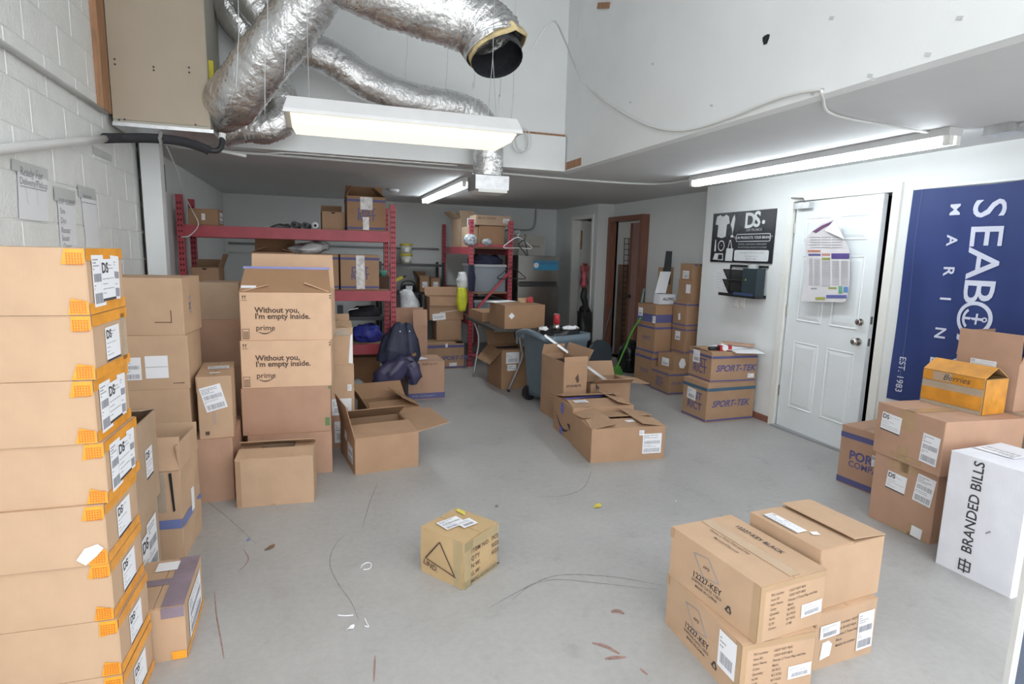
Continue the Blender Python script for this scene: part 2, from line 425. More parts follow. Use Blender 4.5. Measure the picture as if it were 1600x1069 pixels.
    def text(s, face, txt, size, a, b, m=None, rot=0.0, bold=0.012, shear=0.0, spacing=1.0, align='LEFT', off=0.0026, name='printed_text'):
        o, u, v, W, H = s.fr(face); c, sn = math.cos(R(rot)), math.sin(R(rot))
        return text_on(s.root, name, txt, size, s.pt(face, a, b, off), u * c + v * sn, v * c - u * sn, m or INK, bold, shear, spacing, align)
    def label(s, face, a, b, lw, lh, rot=0.0, style='ship', name='shipping_label', off=0.0032):
        """white sticker with its printing as sub-parts; a,b = centre in face fractions, lw,lh in metres"""
        o, u, v, W, H = s.fr(face); c, sn = math.cos(R(rot)), math.sin(R(rot))
        U = u * c + v * sn; V = v * c - u * sn; n = u.cross(v); C = s.pt(face, a, b, off)
        P = lambda x, y, k=0.0: C + U * (x * lw) + V * (y * lh) + n * k
        lab = MB().prism([P(-.5, -.5), P(.5, -.5), P(.5, .5), P(-.5, .5)], n, 0.0006).build(name, PAPER, s.root)
        r2 = random.Random(int((a + b + lw) * 1e4))
        def bars(rs, m, nm):
            q = MB()
            for x0, y0, x1, y1 in rs: q.prism([P(x0, y0, .0008), P(x1, y0, .0008), P(x1, y1, .0008), P(x0, y1, .0008)], n, 0.0003)
            q.build(nm, m, lab)
        def barcode(x0, y0, x1, y1):
            rs = []; x = x0
            while x < x1:
                bw = r2.choice((.008, .013, .02)); rs.append((x, y0, min(x + bw, x1), y1)); x += bw + r2.choice((.01, .014, .02))
            bars(rs, GREYINK, 'barcode')
        def lines(x0, x1, ys, hgt, m=GREYINK):
            rs = []
            for y in ys:
                x = x0
                while x < x1 - .03:
                    L = r2.uniform(.04, .14); rs.append((x, y, min(x + L, x1), y + hgt)); x += L + .025
                    if r2.random() < .18: break
            bars(rs, m, 'printing')
        if style == 'ship':
            lines(-.44, .3, (.40, .34, .28, .22), .025); barcode(-.42, -.02, .42, .14); lines(-.44, .2, (-.10, -.16), .02); barcode(-.42, -.44, .42, -.24)
        elif style == 'ds':
            text_on(lab, 'logo', 'DS', lh * .34, P(-.46, .28, .0012), U, V, INK, 0.03)
            lines(-.1, .42, (.34, .26), .02); lines(-.44, .4, (.02, -.10, -.22, -.32), .02); bars([(-.5, -.5, .5, -.44)], INK, 'border')
        elif style == 'code':
            barcode(-.35, -.36, .35, -.06); lines(-.42, .3, (.30, .20, .08), .035)
        elif style == 'small':
            lines(-.4, .4, (.2, 0, -.2), .08)
        return lab
    def corner_mark(s, face, a, b, lw, lh, t=0.004):
        o, u, v, W, H = s.fr(face)
        s.decals('printed_corner', BROWNINK, [s.rect(face, a, b, a + lw, b + t / H), s.rect(face, a + lw - t / W, b, a + lw, b + lh)])

# --- orange-taped stack against the left wall
ORD = ['topmost', 'second from the top', 'third from the top', 'fourth from the top', 'fifth from the top', 'sixth from the top', 'seventh from the top', 'lowest']
hst = 1.515 / 8
for i in range(8):
    z0 = 1.515 - (i + 1) * hst
    dx = (0, 0.0, -0.008, 0.004, -0.006, -0.006, 0.002, 0.004)[i]; dy = (0, .004, .0, .006, -.004, .004, .002, 0)[i]
    c = Carton('orange-taped kraft box, %s in the stack at the left wall' % ORD[i], -0.888 + dx, 2.096 + dy, z0, -2.2, 0.58, 0.285, hst - 0.001, KRAFT, group='orange-taped boxes stacked at the left wall')
    tw = 0.055
    for k, (b0, b1) in enumerate(((0.0, 0.26), (0.72, 1.0))):
        if i == 4 and k == 1: pass
        if k == 0: pts = [(0.912 - rng.uniform(0, .02), b0 + 0.01), (0.999, b0 + 0.01), (0.999, b1 - rng.uniform(0, .08)), (0.925, b1)]
        else: pts = [(0.915 - rng.uniform(0, .02), b0 + rng.uniform(0, .05)), (0.999, b0 + .06), (0.999, .99), (0.915, .99)]
        c.decals('tape', ORANGET, [('F', pts), c.rect('R', 0.001, 0.005 if k == 0 else 0.82, 0.998, 0.17 if k == 0 else 0.995)])
        # woven print on the tape ends
        gr = []
        for q in range(6): gr.append(c.rect('F', 0.922 + q * .012, b0 + .03, 0.925 + q * .012, b0 + .21))
        for q in range(5): gr.append(c.rect('F', 0.920, b0 + .04 + q * .04, 0.99, b0 + .05 + q * .04))
        c.decals('tape_print', ORANGED, gr, off=0.0028)
    if i in (0, 2, 3):
        c.label('R', .26, .50, .085, .15, 0, 'ship'); c.label('R', .72, .52, .07, .135, -4, 'ship', off=0.004); c.label('R', .50, .50, .105, .125, 0, 'ds', off=0.0052)
    else:
        c.label('R', .50, .47, .115, .105, 0, 'ds')
    if i == 4:
        c.decals('torn_sticker', PAPER, [('F', [(.86, .12), (.90, .02), (.955, .17), (.985, .28), (.96, .36), (.90, .30)])], off=0.004)
    if i == 1:
        c.decals('clear_tape', CLEART, [c.rect('R', .78, .1, .92, .9)])

# --- boxes behind that stack, along the left wall
c = Carton('low box with purple and orange tape on the floor beside the left stack', -0.585, 2.43, 0, 0.6, 0.20, 0.37, 0.215, KRAFT, seam='y')
c.decals('tape', PURPT, [c.rect('T', .62, .005, .995, .995), c.rect('F', .62, .80, .995, .995), c.rect('T', .005, .44, .62, .56)])
c.decals('tape', ORANGET, [c.rect('R', .01, .005, .99, .12), c.rect('F', .75, .01, .995, .16)])
c.label('R', .5, .52, .25, .15, 0, 'ship'); c.label('T', .45, .82, .08, .07, 0, 'plain', off=0.004)
c = Carton('grey-brown box with a label, under another box behind the left stack', -0.92, 2.66, 0, -1, 0.42, 0.52, 0.385, KRAFT4, seam='y', group='boxes behind the left stack')
c.label('R', .75, .55, .14, .24, 0, 'ship'); c.label('R', .55, .52, .10, .20, 0, 'ds', off=0.0045)
c = Carton('grey-brown open-topped box with a white label, on a box behind the left stack', -0.915, 2.69, 0.386, -1, 0.42, 0.54, 0.40, KRAFT4, top='open', flaps=(('F', .2, 172), ('B', .2, 168), ('L', .2, 160)), group='boxes behind the left stack')
c.label('R', .72, .50, .10, .13, 0, 'ds')
c = Carton('battered kraft box with a blue stripe, half hidden behind the left stack', -0.80, 3.20, 0, -4, 0.36, 0.33, 0.46, KRAFT, top='open', flaps=(('F', .16, 108), ('R', .12, 96), ('B', .14, 80), ('L', .15, 100)), crush=0.004)
c.stripe(.36, .46, mat('blue_stripe', (0.16, 0.20, 0.42), rough=0.5), 'FR')
c.decals('clear_tape', CLEART, [c.rect('F', .58, .55, .82, .99)], off=.004); c.label('R', .55, .52, .05, .12, 0, 'plain')
c.decals('tear', DARK, [('F', [(.90, .55), (.925, .56), (.905, .98), (.87, .97)])], off=.004)

# --- pale stack behind them
e4 = Carton('large plain kraft box with a pencil scribble, at the bottom of the left rear stack', -0.825, 3.96, 0, -1, 0.69, 0.50, 0.393, KRAFT3)
e4.text('F', '199', .055, .62, .10, GREYINK, rot=-4, bold=-0.01, shear=.2)
c = Carton('kraft box with a black corner mark, second from the bottom of the left rear stack', -0.94, 3.93, 0.394, 0, 0.48, 0.40, 0.310, KRAFT, group='left rear stack')
c.corner_mark('F', .70, .14, .18, .22)
c = Carton('kraft box with two white labels on its front, in the left rear stack', -0.935, 3.93, 0.705, 0, 0.48, 0.40, 0.313, KRAFT, group='left rear stack')
c.label('F', .38, .40, .115, .13, 0, 'ship'); c.label('F', .66, .42, .115, .13, 0, 'plain'); c.corner_mark('F', .82, .1, .12, .02)
c.decals('fold_line', GREYINK, [c.rect('F', .545, .42, .775, .428)], off=.0045)
c = Carton('kraft box with a black corner mark, topmost of the left rear stack', -0.91, 3.925, 1.019, -5, 0.44, 0.36, 0.325, KRAFT, group='left rear stack', tilt=(1.5, 0))
c.corner_mark('F', .66, .22, .20, .22); c.text('R', 'TMI', .07, .35, .7, GREYINK, rot=-90)
c = Carton('narrow upright carton with a slanted shipping label, standing on the scribbled box', -0.585, 3.96, 0.394, 4, 0.183, 0.48, 0.375, KRAFT, flaps=(('L', .10, -89, .02),))
c.label('F', .46, .66, .115, .15, 14, 'ship'); c.label('T', .55, .55, .12, .10, 4, 'ship', off=.004); c.label('T', .5, .2, .06, .03, 5, 'plain', off=.004)
c.text('F', 'VEZZNA', .022, .44, .45, GREYINK, rot=-88); c.decals('printed_mark', BROWNINK, [c.rect('F', .18, .06, .30, .12)])

# --- printed shipping boxes stacked by the left rear stack
c = Carton('low open kraft box on the floor in front of the printed box stack', -0.236, 3.70, 0, -3.9, 0.436, 0.28, 0.293, KRAFT, top='open', flaps=(('F', .135, 172, .004), ('B', .13, 155), ('L', .12, 178), ('R', .12, 176)))
c.decals('tape', TANT, [c.rect('F', .44, .005, .5, .03)]); c.decals('creases', KRAFT2, [c.rect('F', .01, .02, .07, .98)])
Carton('plain kraft box at the bottom of the printed box stack', -0.17, 4.22, 0, 0, 0.53, 0.40, 0.293, KRAFT3)
c = Carton('plain rosy kraft box with a green stamp, in the printed box stack', -0.179, 4.243, 0.294, -2.2, 0.559, 0.40, 0.317, KRAFT3)
c.decals('green_stamp', GREENINK, [c.rect('F', .93, .12, .985, .30), c.rect('F', .975, .93, .995, .99)])
def prime(c):
    c.text('F', 'Without you,', .050, .16, .63, BROWNINK, bold=0.026); c.text('F', "I'm empty inside.", .050, .16, .50, BROWNINK, bold=0.026)
    c.text('F', 'prime', .050, .165, .26, BROWNINK, bold=0.010)
    q = MB(); n = 14
    def arc(t, k): return c.pt('F', .19 + .14 * t, .185 - .045 * math.sin(math.pi * (t * .92 + .04)) + k * (.010 + .014 * math.sin(math.pi * t)), .0024)
    for i in range(n):
        q.prism([arc(i / n, -.5), arc((i + 1) / n, -.5), arc((i + 1) / n, .5), arc(i / n, .5)], (0, -1, 0), .0004)
    q.prism([c.pt('F', .335, .175, .0024), c.pt('F', .352, .215, .0024), c.pt('F', .322, .205, .0024)], (0, -1, 0), .0004)
    q.build('printed_smile', BROWNINK, c.root)
    c.decals('printed_arrows', BROWNINK, [c.rect('F', .035, .86, .041, .93), c.rect('F', .060, .86, .066, .93), ('F', [(.028, .91), (.048, .91), (.038, .945)]), ('F', [(.053, .91), (.073, .91), (.063, .945)]), c.rect('F', .02, .83, .085, .837)])
    c.decals('printed_panel', BROWNINK, [c.rect('F', .02, .03, .024, .24), c.rect('F', .09, .03, .094, .24), c.rect('F', .02, .235, .094, .243), c.rect('F', .02, .03, .094, .038)] + [c.rect('F', .03, .05 + k * .03, .085, .062 + k * .03) for k in range(5)])
    c.decals('printed_ticks', BROWNINK, [c.rect('F', .98, .88, .997, .905), c.rect('F', .98, .93, .997, .955)])
c = Carton('printed kraft box with closed flaps, second from the top of the printed box stack', -0.166, 4.246, 0.612, -3.6, 0.562, 0.40, 0.313, KRAFTLIT, group='printed shipping boxes'); prime(c)
c = Carton('printed kraft box with raised flaps, topmost of the printed box stack', -0.153, 4.26, 0.926, -5.2, 0.567, 0.40, 0.313, KRAFTLIT, top='open', group='printed shipping boxes',
           flaps=(('F', .20, 128, .022, KRAFT5), ('B', .245, 84, .012), ('L', .18, 165), ('R', .18, 160))); prime(c)
fl = [o for o in c.root.children if o.name.startswith('flap')][0]
def flap_strip(c, ang, L0, L1, a0, a1, m, name):
    a = R(ang); o = Vector((0, -1, 0)); dr = o * math.cos(a) + Vector((0, 0, 1)) * math.sin(a); nn = Vector((0, -1, 0)) * math.sin(a) - Vector((0, 0, 1)) * math.cos(a)
    P = Vector((-c.w / 2 + a0 * c.w, -c.d / 2, c.h)); Q = Vector((-c.w / 2 + a1 * c.w, -c.d / 2, c.h))
    k = nn * .005
    MB().prism([P + dr * L0 + k, Q + dr * L0 + k, Q + dr * L1 + k, P + dr * L1 + k], nn, .0008).build(name, m, c.root)
flap_strip(c, 128, .185, .203, .02, .98, mat('blue_tape', (0.30, 0.32, 0.62), rough=0.3, var=0.2), 'blue_tape')
flap_strip(c, 128, .03, .05, .02, .18, PAPER, 'sticker')

# --- stack to the right of the printed boxes
c = Carton('labelled kraft box at the bottom of the stack beside the printed boxes', 0.10, 4.72, 0, 0, 0.35, 0.40, 0.255, KRAFT3, group='stack beside the printed boxes'); c.label('F', .72, .5, .10, .17, 0, 'code')
c = Carton('kraft box with two labels, second in the stack by the printed boxes', 0.105, 4.72, 0.256, 0, 0.35, 0.40, 0.40, KRAFT, group='stack beside the printed boxes')
c.label('F', .72, .18, .15, .13, 0, 'code'); c.label('F', .90, .55, .03, .05, 0, 'small')
c = Carton('kraft box with torn clear tape, topmost of the stack beside the printed boxes', 0.10, 4.71, 0.657, 0, 0.35, 0.38, 0.28, KRAFT, top='open', flaps=(('B', .07, 95), ('L', .1, 150), ('R', .1, 170), ('F', .12, 160)), group='stack beside the printed boxes')
c.decals('tape', PAPER, [('F', [(.90, .05), (.99, .02), (.995, .85), (.95, .80)])]); c.decals('clear_tape', CLEART, [c.rect('F', .6, .8, .95, .99)], off=.004)

# --- open boxes on the floor left of the aisle
c = Carton('open kraft box with spread flaps on the floor, left of the aisle', 0.427, 4.20, 0, 8.0, 0.452, 0.515, 0.255, KRAFT2, top='open',
           flaps=(('F', .22, 172, .012), ('R', .24, 8, .03), ('L', .22, 78, .05), ('B', .22, 150)))
c.label('L', .72, .45, .17, .12, 0, 'ship'); c.decals('tape', TANT, [c.rect('F', .45, .003, .6, .05)])
c.decals('sticker', PAPER, [('L', [(.35, .70), (.50, .64), (.52, .86), (.40, .95)])], off=.004)
c = Carton('open brown box with torn flaps behind the spread-flap box', 0.60, 5.02, 0, 10, 0.44, 0.42, 0.20, KRAFT5, top='open',
           flaps=(('F', .17, 168, .03), ('L', .18, 60, .04), ('B', .18, 40), ('R', .19, 150)))
c.text('F', 'STEALTH', .03, .3, .7, BROWNINK)

# --- boxes beside the jacket, by the racks
c = Carton('pinkish kraft box with a blue band along its foot, right of the hanging jackets', 1.075, 6.05, 0, 0.8, 0.405, 0.40, 0.40, KRAFT3)
c.stripe(.02, .17, BLUEINK, 'FR', 'printed_band'); c.text('F', 'PORT & CO', .03, .42, .93, BROWNINK); c.text('F', 'PORT AUTHORITY', .03, .15, .09, GREYINK, off=.0035)
c.decals('box_seam', KRAFT2, [c.rect('F', .40, .18, .405, .98)])
c = Carton('tall open kraft box with a cut-out, behind the blue-banded box', 1.03, 6.58, 0, 0, 0.36, 0.26, 0.70, KRAFT3, top='open', flaps=(('F', .18, 100, .0, None, .55, 1.0), ('B', .18, 88)))
c.decals('cut_out', DARK, [c.rect('F', .08, .86, .52, .995)])
c = Carton('blue-striped sports brand box with white tag on the floor by the second rack', 1.62, 7.565, 0, 1, 0.50, 0.40, 0.337, KRAFT2, top='open', flaps=(('F', .16, 178.5), ('B', .2, 179), ('R', .1, 178.5)))
c.stripe(.84, .94); c.stripe(.03, .09); c.text('F', 'SPORT-TEK', .075, .38, .42, BLUEINK, shear=.3, bold=.03); c.label('F', .70, .17, .10, .045, 0, 'small'); c.label('F', .52, .93, .03, .05, 0, 'plain', off=.004)
c = Carton('plain brown box standing on the striped box by the second rack', 1.72, 7.75, 0.345, 0, 0.34, 0.28, 0.27, KRAFT2)
c = Carton('tilted brown box with torn label, on the pile left of the second rack', 1.69, 7.80, 0.617, 2, 0.47, 0.30, 0.31, KRAFT2, top='open', flaps=(('F', .12, -82), ('B', .12, 70)))
c.label('F', .28, .14, .18, .09, 5, 'small'); c.decals('tear', PAPER, [('F', [(.3, .30), (.9, .42), (.9, .44), (.3, .33)])])

# --- on the red rack
z1, z2, z3 = 1.72, 1.12, 0.565
c = Carton('brown box with small white tag, left end of the red rack top shelf', -0.95, 6.30, z1, 0, 0.25, 0.33, 0.148, KRAFT5); c.label('F', .5, .5, .03, .06, 0, 'small'); c.label('R', .5, .5, .2, .1, 0, 'ship')
c = Carton('small plain box with die-cut flap on the red rack top shelf', 0.205, 6.40, z1, 2, 0.215, 0.30, 0.175, KRAFT2, top='open', flaps=(('B', .10, 130), ('F', .1, 176)))
c.decals('thumb_hole', DARK, [('F', [(.40, .99), (.44, .93), (.5, .91), (.56, .93), (.60, .99)])])
def district(c, face='F', tapem=CLEART):
    c.stripe(.85, .92); c.stripe(.04, .10)
    c.text(face, 'DIST', .085, .50, .56, BLUEINK, bold=.02, align='CENTER'); c.text(face, 'RICT', .085, .50, .37, BLUEINK, bold=.02, align='CENTER')
c = Carton('blue-striped box with peaked open flaps on the red rack top shelf', 0.525, 6.29, z1, 2, 0.38, 0.28, 0.335, KRAFT5, top='open', flaps=(('F', .13, 176), ('B', .16, 135), ('R', .15, 140), ('L', .12, 120))); district(c)
c.decals('clear_tape', mat('wrinkled_tape', (0.66, 0.64, 0.62), rough=0.2, var=0.3, scale=25), [c.rect('F', .40, .02, .56, .40), c.rect('F', .34, .62, .66, .99)], off=.0036)
c = Carton('open die-cut box at the left end of the red rack middle shelf', -0.965, 6.32, z2, -2, 0.24, 0.30, 0.20, KRAFT2, top='open', flaps=(('F', .12, 175), ('R', .14, 70), ('B', .1, 130))); c.decals('thumb_hole', DARK, [('F', [(.40, .99), (.44, .93), (.5, .91), (.56, .93), (.60, .99)])])
c = Carton('blue-striped box sealed with wrinkled clear tape, on the red rack middle shelf', 0.455, 6.35, z2, 1, 0.385, 0.38, 0.355, KRAFT2); district(c)
c.decals('clear_tape', MATS['wrinkled_tape'], [c.rect('F', .40, .02, .62, .98)], off=.0036)
c = Carton('blue-striped box under the plastic bag, on the red rack middle shelf', 0.055, 6.37, z2, 0, 0.39, 0.38, 0.355, KRAFT2); district(c)
c = Carton('brown box with an upright dark flap on the red rack middle shelf', -0.36, 6.37, z2, 0, 0.40, 0.36, 0.36, KRAFT3, top='open', flaps=(('B', .14, 92, .01, INNER), ('L', .12, 160), ('R', .12, 165)))
Carton('small dark brown box at the right end of the red rack middle shelf', 0.72, 6.45, z2, 0, 0.11, 0.24, 0.13, cardboard('kraft_dark', (0.10, 0.06, 0.04)))

# --- boxes in front of the rack's left half
Carton('plain kraft box atop the pile in front of the red rack', -0.645, 4.82, 1.0, -3, 0.27, 0.30, 0.268, KRAFT4)
Carton('dark rosy kraft box in the middle of the pile in front of the red rack', -0.68, 4.84, 0.655, -1, 0.42, 0.36, 0.344, KRAFT3)
Carton('plain box on the floor under the pile in front of the red rack', -0.68, 4.84, 0, -1, 0.46, 0.38, 0.654, KRAFT3)

# --- row of open boxes in the aisle
c = Carton('wide low kraft box with shipping label, front of the aisle row', 2.235, 3.885, 0, -5.5, 0.600, 0.432, 0.258, KRAFT2, top='open', flaps=(('F', .20, 176.5, .02), ('B', .20, 174), ('L', .20, 170), ('R', .20, 172)))
c.label('F', .815, .50, .155, .155, 0, 'ship'); c.label('F', .665, .84, .04, .04, 0, 'small', off=.0045); c.label('T', .60, .30, .07, .05, 8, 'plain', off=.014)
c = Carton('kraft box with blue tape and a printed smile, second in the aisle row', 2.255, 4.36, 0, -3.3, 0.544, 0.455, 0.295, KRAFT2, top='open', flaps=(('F', .21, 175, .02), ('B', .21, 168), ('L', .16, 176), ('R', .16, 166)))
BLUET = mat('painter_tape', (0.13, 0.15, 0.62), rough=0.4, var=0.15)
c.decals('blue_tape', BLUET, [c.rect('L', .38, .02, .50, .22), ('L', [(.40, .66), (.52, .62), (.54, .92), (.42, .95)]), ], off=.003)
c.decals('blue_tape', BLUET, [('T', [(.02, .48), (.62, .56), (.98, .72), (.97, .76), (.55, .64), (.02, .55)])], off=.022)
c.label('T', .22, .30, .12, .08, 0, 'code', off=.02)
q = MB()
for i in range(12):
    def arc(t, k): return c.pt('L', .18 + .62 * t, .48 - .22 * math.sin(math.pi * t * .9) - .12 * t + k * (.03 + .06 * math.sin(math.pi * t)), .0028)
    q.prism([arc(i / 12, -.5), arc((i + 1) / 12, -.5), arc((i + 1) / 12, .5), arc(i / 12, .5)], (-1, 0, 0), .0004)
q.prism([c.pt('L', .74, .46, .0028), c.pt('L', .90, .30, .0028), c.pt('L', .88, .50, .0028)], (-1, 0, 0), .0004)
q.build('printed_smile', INK, c.root); c.decals('printed_arrows', INK, [c.rect('F', .04, .55, .05, .8), c.rect('F', .08, .55, .09, .8)])
c = Carton('tall narrow kraft box standing upright in the aisle row', 2.21, 4.90, 0, 2, 0.235, 0.50, 0.575, KRAFT2, top='open', flaps=(('F', .05, 95, .0), ('R', .12, 60), ('B', .10, 110)))
c.text('F', 'STOWRITE', .03, .12, .62, INK, bold=.03); c.decals('printed_emblem', BROWNINK, [('F', [(.48, .74), (.60, .82), (.66, .70), (.58, .66)])])
c.decals('fine_print', mat('faint_print', (0.32, 0.20, 0.11), rough=.8), [c.rect('L', .45, .06 + k * .055, .92, .075 + k * .055) for k in range(7)])
MB().box((-0.10, -0.235, 0.50), (0.10, 0.235, 0.52)).build('contents', BLACK, c.root)
c = Carton('open box with black lining and outspread flaps, third in the aisle row', 2.60, 4.84, 0, -4, 0.40, 0.36, 0.36, KRAFT2, top='open', flaps=(('F', .16, 25, .03), ('R', .22, -8, .04), ('B', .15, 60)))
MB().box((-0.19, -0.17, 0.06), (0.19, 0.17, 0.30)).build('contents', BLACK, c.root); c.text('F', 'h', .07, .12, .9, INK, bold=.05)

# --- small wrapped parcel on the floor
c = Carton('small tape-wrapped parcel with a printed triangle, alone on the open floor', 0.640, 2.565, 0, 36, 0.262, 0.268, 0.228, cardboard('kraft_yellow', (0.52, 0.37, 0.20)), bul=0.006, crush=0.003)
c.decals('printed_triangle', BROWNINK, [('L', [(.47, .84), (.50, .84), (.18, .38), (.14, .38)]), ('L', [(.47, .84), (.50, .84), (.86, .21), (.83, .21)]), ('L', [(.14, .38), (.16, .36), (.86, .20), (.84, .23)])], off=.008)
c.text('L', 'LIND.', .038, .10, .28, BROWNINK, rot=-12, bold=.01, off=.008)
for k, (a, b_) in enumerate((('ITEM NO.', 'PCS'), ('QTY', 'KGS'), ('N.W.', 'KGS'), ('G.W.', '')) ):
    c.text('F', a, .030, .18, .74 - k * .165, BROWNINK, off=.0085, spacing=1.1)
    if b_: c.text('F', b_, .030, .78, .74 - k * .165, BROWNINK, off=.0085)
c.text('F', 'MEAS.42X42X32CM', .026, .18, .08, BROWNINK, off=.0085)
c.label('T', .42, .62, .12, .09, -12, 'ship', off=.0065); c.label('T', .58, .40, .085, .07, -12, 'code', off=.0075)
c.decals('yellow_sticker', mat('yellow_sticker', (0.72, 0.62, 0.10), rough=.5), [('T', [(.80, .62), (.93, .72), (.95, .92), (.86, .88)])], off=.006)
c.decals('clear_tape', mat('shiny_tape', (0.58, 0.50, 0.30), rough=.1, alpha=.28), [c.rect('F', .0, .0, 1, .16), c.rect('F', .0, .80, 1, 1.0), c.rect('F', 0, 0, .22, 1), c.rect('L', .8, 0, 1, 1)], off=.0075)

# --- boxes under and on the folding table
c = Carton('open brown box with hanging flaps under the folding table', 2.146, 6.32, 0, 4.3, 0.364, 0.45, 0.45, KRAFT5, top='open', flaps=(('L', .21, -48, .02), ('B', .20, 60), ('F', .1, 178)))
c.label('F', .36, .80, .16, .13, 0, 'code'); c.label('F', .34, .55, .11, .07, 0, 'small'); MB().box((-.17, -.2, .3), (.17, .2, .42)).build('contents', mat('navy_cloth', (0.02, 0.022, 0.05), rough=.9), c.root)
c = Carton('brown box with a white diamond sticker on the folding table', 2.13, 6.045, 0.732, 2.1, 0.466, 0.50, 0.252, KRAFT5)
c.label('F', .17, .55, .05, .05, 45, 'plain', name='diamond_sticker')
c = Carton('flat brown box behind the diamond-sticker box on the folding table', 1.98, 6.68, 0.732, 3, 0.30, 0.50, 0.11, KRAFT5)
# --- boxes stacked in the alcove by the right wall
al = 'striped boxes stacked in the right alcove'
def striped(c, t1='', lab=True):
    c.stripe(.84, .91, BLUEINK, 'FL'); c.stripe(.04, .10, BLUEINK, 'FL')
    if t1: c.text('L', t1[:4], .07, .5, .58, BLUEINK, bold=.02, align='CENTER'); c.text('L', t1[4:], .07, .5, .36, BLUEINK, bold=.02, align='CENTER')
c = Carton('blue-striped box on the floor at the rear of the alcove pile', 3.944, 5.98, 0, -1, 0.40, 0.40, 0.388, KRAFT5, group=al); striped(c); c.text('L', 'PORT', .07, .6, .45, BLUEINK, align='CENTER')
c = Carton('blue-striped box on the floor at the front of the alcove pile', 3.88, 5.58, 0, -1, 0.31, 0.36, 0.26, KRAFT5, group=al); striped(c, 'DISTRICT'); c.text('F', 'SPORT-TEK', .05, .1, .5, BLUEINK, shear=.3)
c = Carton('blue-striped box in the middle of the alcove pile rear column', 3.96, 6.0, 0.389, 3, 0.40, 0.37, 0.357, KRAFT5, group=al); striped(c); c.text('L', 'PORT', .06, .55, .5, BLUEINK, align='CENTER')
c = Carton('box with a dark blue band atop the alcove pile rear column', 3.955, 6.0, 0.747, 3, 0.41, 0.37, 0.225, KRAFT5, group=al); c.stripe(.08, .5, BLUEINK, 'FL', 'printed_band'); c.label('L', .2, .55, .09, .10, 0, 'code', off=.004); c.label('L', .95, .25, .06, .08, 0, 'small', off=.004); c.text('L', 'PORT & CO', .03, .4, .78, GREYINK)
c = Carton('small brown box with round white sticker in the alcove pile front column', 3.96, 5.605, 0.261, 6, 0.34, 0.28, 0.17, KRAFT5); c.label('L', .5, .5, .12, .09, 0, 'code'); c.decals('round_sticker', PAPER, [('F', [(.25, .2), (.42, .15), (.5, .4), (.44, .78), (.3, .85), (.2, .5)])])
c = Carton('blue-edged box with white label above the small sticker box in the alcove', 4.10, 5.665, 0.432, 3, 0.22, 0.25, 0.306, KRAFT5); c.stripe(.88, .93, BLUEINK, 'FL'); c.stripe(.05, .09, BLUEINK, 'FL'); c.label('L', .45, .66, .09, .10, 0, 'code')
c = Carton('blue-striped box with a torn tag, third from the top of the alcove front column', 4.10, 5.665, 0.739, 2, 0.23, 0.25, 0.29, KRAFT5); c.stripe(.86, .92, BLUEINK, 'FL'); c.stripe(.06, .12, BLUEINK, 'FL'); c.decals('tag', PAPER, [('L', [(.45, .25), (.6, .3), (.55, .55), (.42, .5)])])
c = Carton('plain brown box with square label, second from the top of the alcove front column', 4.15, 5.68, 1.03, 3, 0.20, 0.25, 0.25, KRAFT5); c.label('L', .72, .58, .08, .10, 0, 'plain')
c = Carton('small brown box at the very top of the alcove front column', 4.14, 5.67, 1.281, 3, 0.20, 0.22, 0.18, KRAFT5); c.label('L', .5, .3, .11, .09, 0, 'code'); c.decals('printed_logo', BLUEINK, [c.rect('F', .1, .88, .3, .97), c.rect('F', .5, .88, .9, .97)])
# --- two sports brand boxes by the right wall
def sporttek(c, m2):
    c.stripe(.03, .075); c.stripe(.80, .88, m2); c.text('F', 'SPORT-TEK', .085, .10, .46, BLUEINK, shear=.3, bold=.028)
    c.text('L', 'DIST', .10, .52, .60, BLUEINK, bold=.02, align='CENTER'); c.text('L', 'RICT', .10, .52, .34, BLUEINK, bold=.02, align='CENTER')
c = Carton('lower sports brand box with a teal stripe, by the right wall', 3.715, 4.56, 0, 1.5, 0.555, 0.364, 0.375, KRAFT2); sporttek(c, TEALINK); c.label('L', .38, .62, .13, .11, -4, 'code')
c = Carton('upper sports brand box with papers on it, by the right wall', 3.745, 4.575, 0.376, -3, 0.50, 0.37, 0.285, KRAFT2, top='open', flaps=(('F', .17, 177), ('B', .17, 177), ('R', .16, 179), ('L', .15, 179))); sporttek(c, BLUEINK); c.label('L', .35, .75, .11, .12, 0, 'code', off=.004); c.label('F', .88, .20, .07, .04, 0, 'small')
# --- right foreground stack
c = Carton('kraft box with blue bands behind the labelled stack, nearest the door', 3.665, 2.80, 0, 5, 0.40, 0.30, 0.413, KRAFT3); c.stripe(.80, .89, BLUEINK, 'L'); c.stripe(.02, .12, BLUEINK, 'L')
c.text('L', 'PORT &', .085, .25, .53, BLUEINK, bold=.03); c.text('L', 'COMPANY', .06, .25, .38, BLUEINK, bold=.015); c.label('L', .90, .55, .07, .08, 0, 'ds'); c.label('T', .5, .3, .1, .08, 0, 'plain', off=.004)
c = Carton('lower of two brown boxes with matching shipping labels, right foreground', 3.365, 2.26, 0, 1.6, 0.40, 0.37, 0.413, KRAFT3)
c.decals('tape', TANT, [c.rect('L', .42, .62, .56, .99), c.rect('L', .28, .84, .68, .97), c.rect('L', .66, .005, .84, .18), c.rect('L', .4, .005, .95, .05)]); c.label('L', .40, .66, .115, .105, -4, 'ds'); c.label('L', .83, .70, .10, .16, -6, 'ship'); c.label('L', .80, .09, .06, .06, -4, 'plain', off=.0045)
c = Carton('upper of two brown boxes with matching shipping labels, under the orange-taped parcel', 3.40, 2.215, 0.414, -6, 0.54, 0.43, 0.298, KRAFT3)
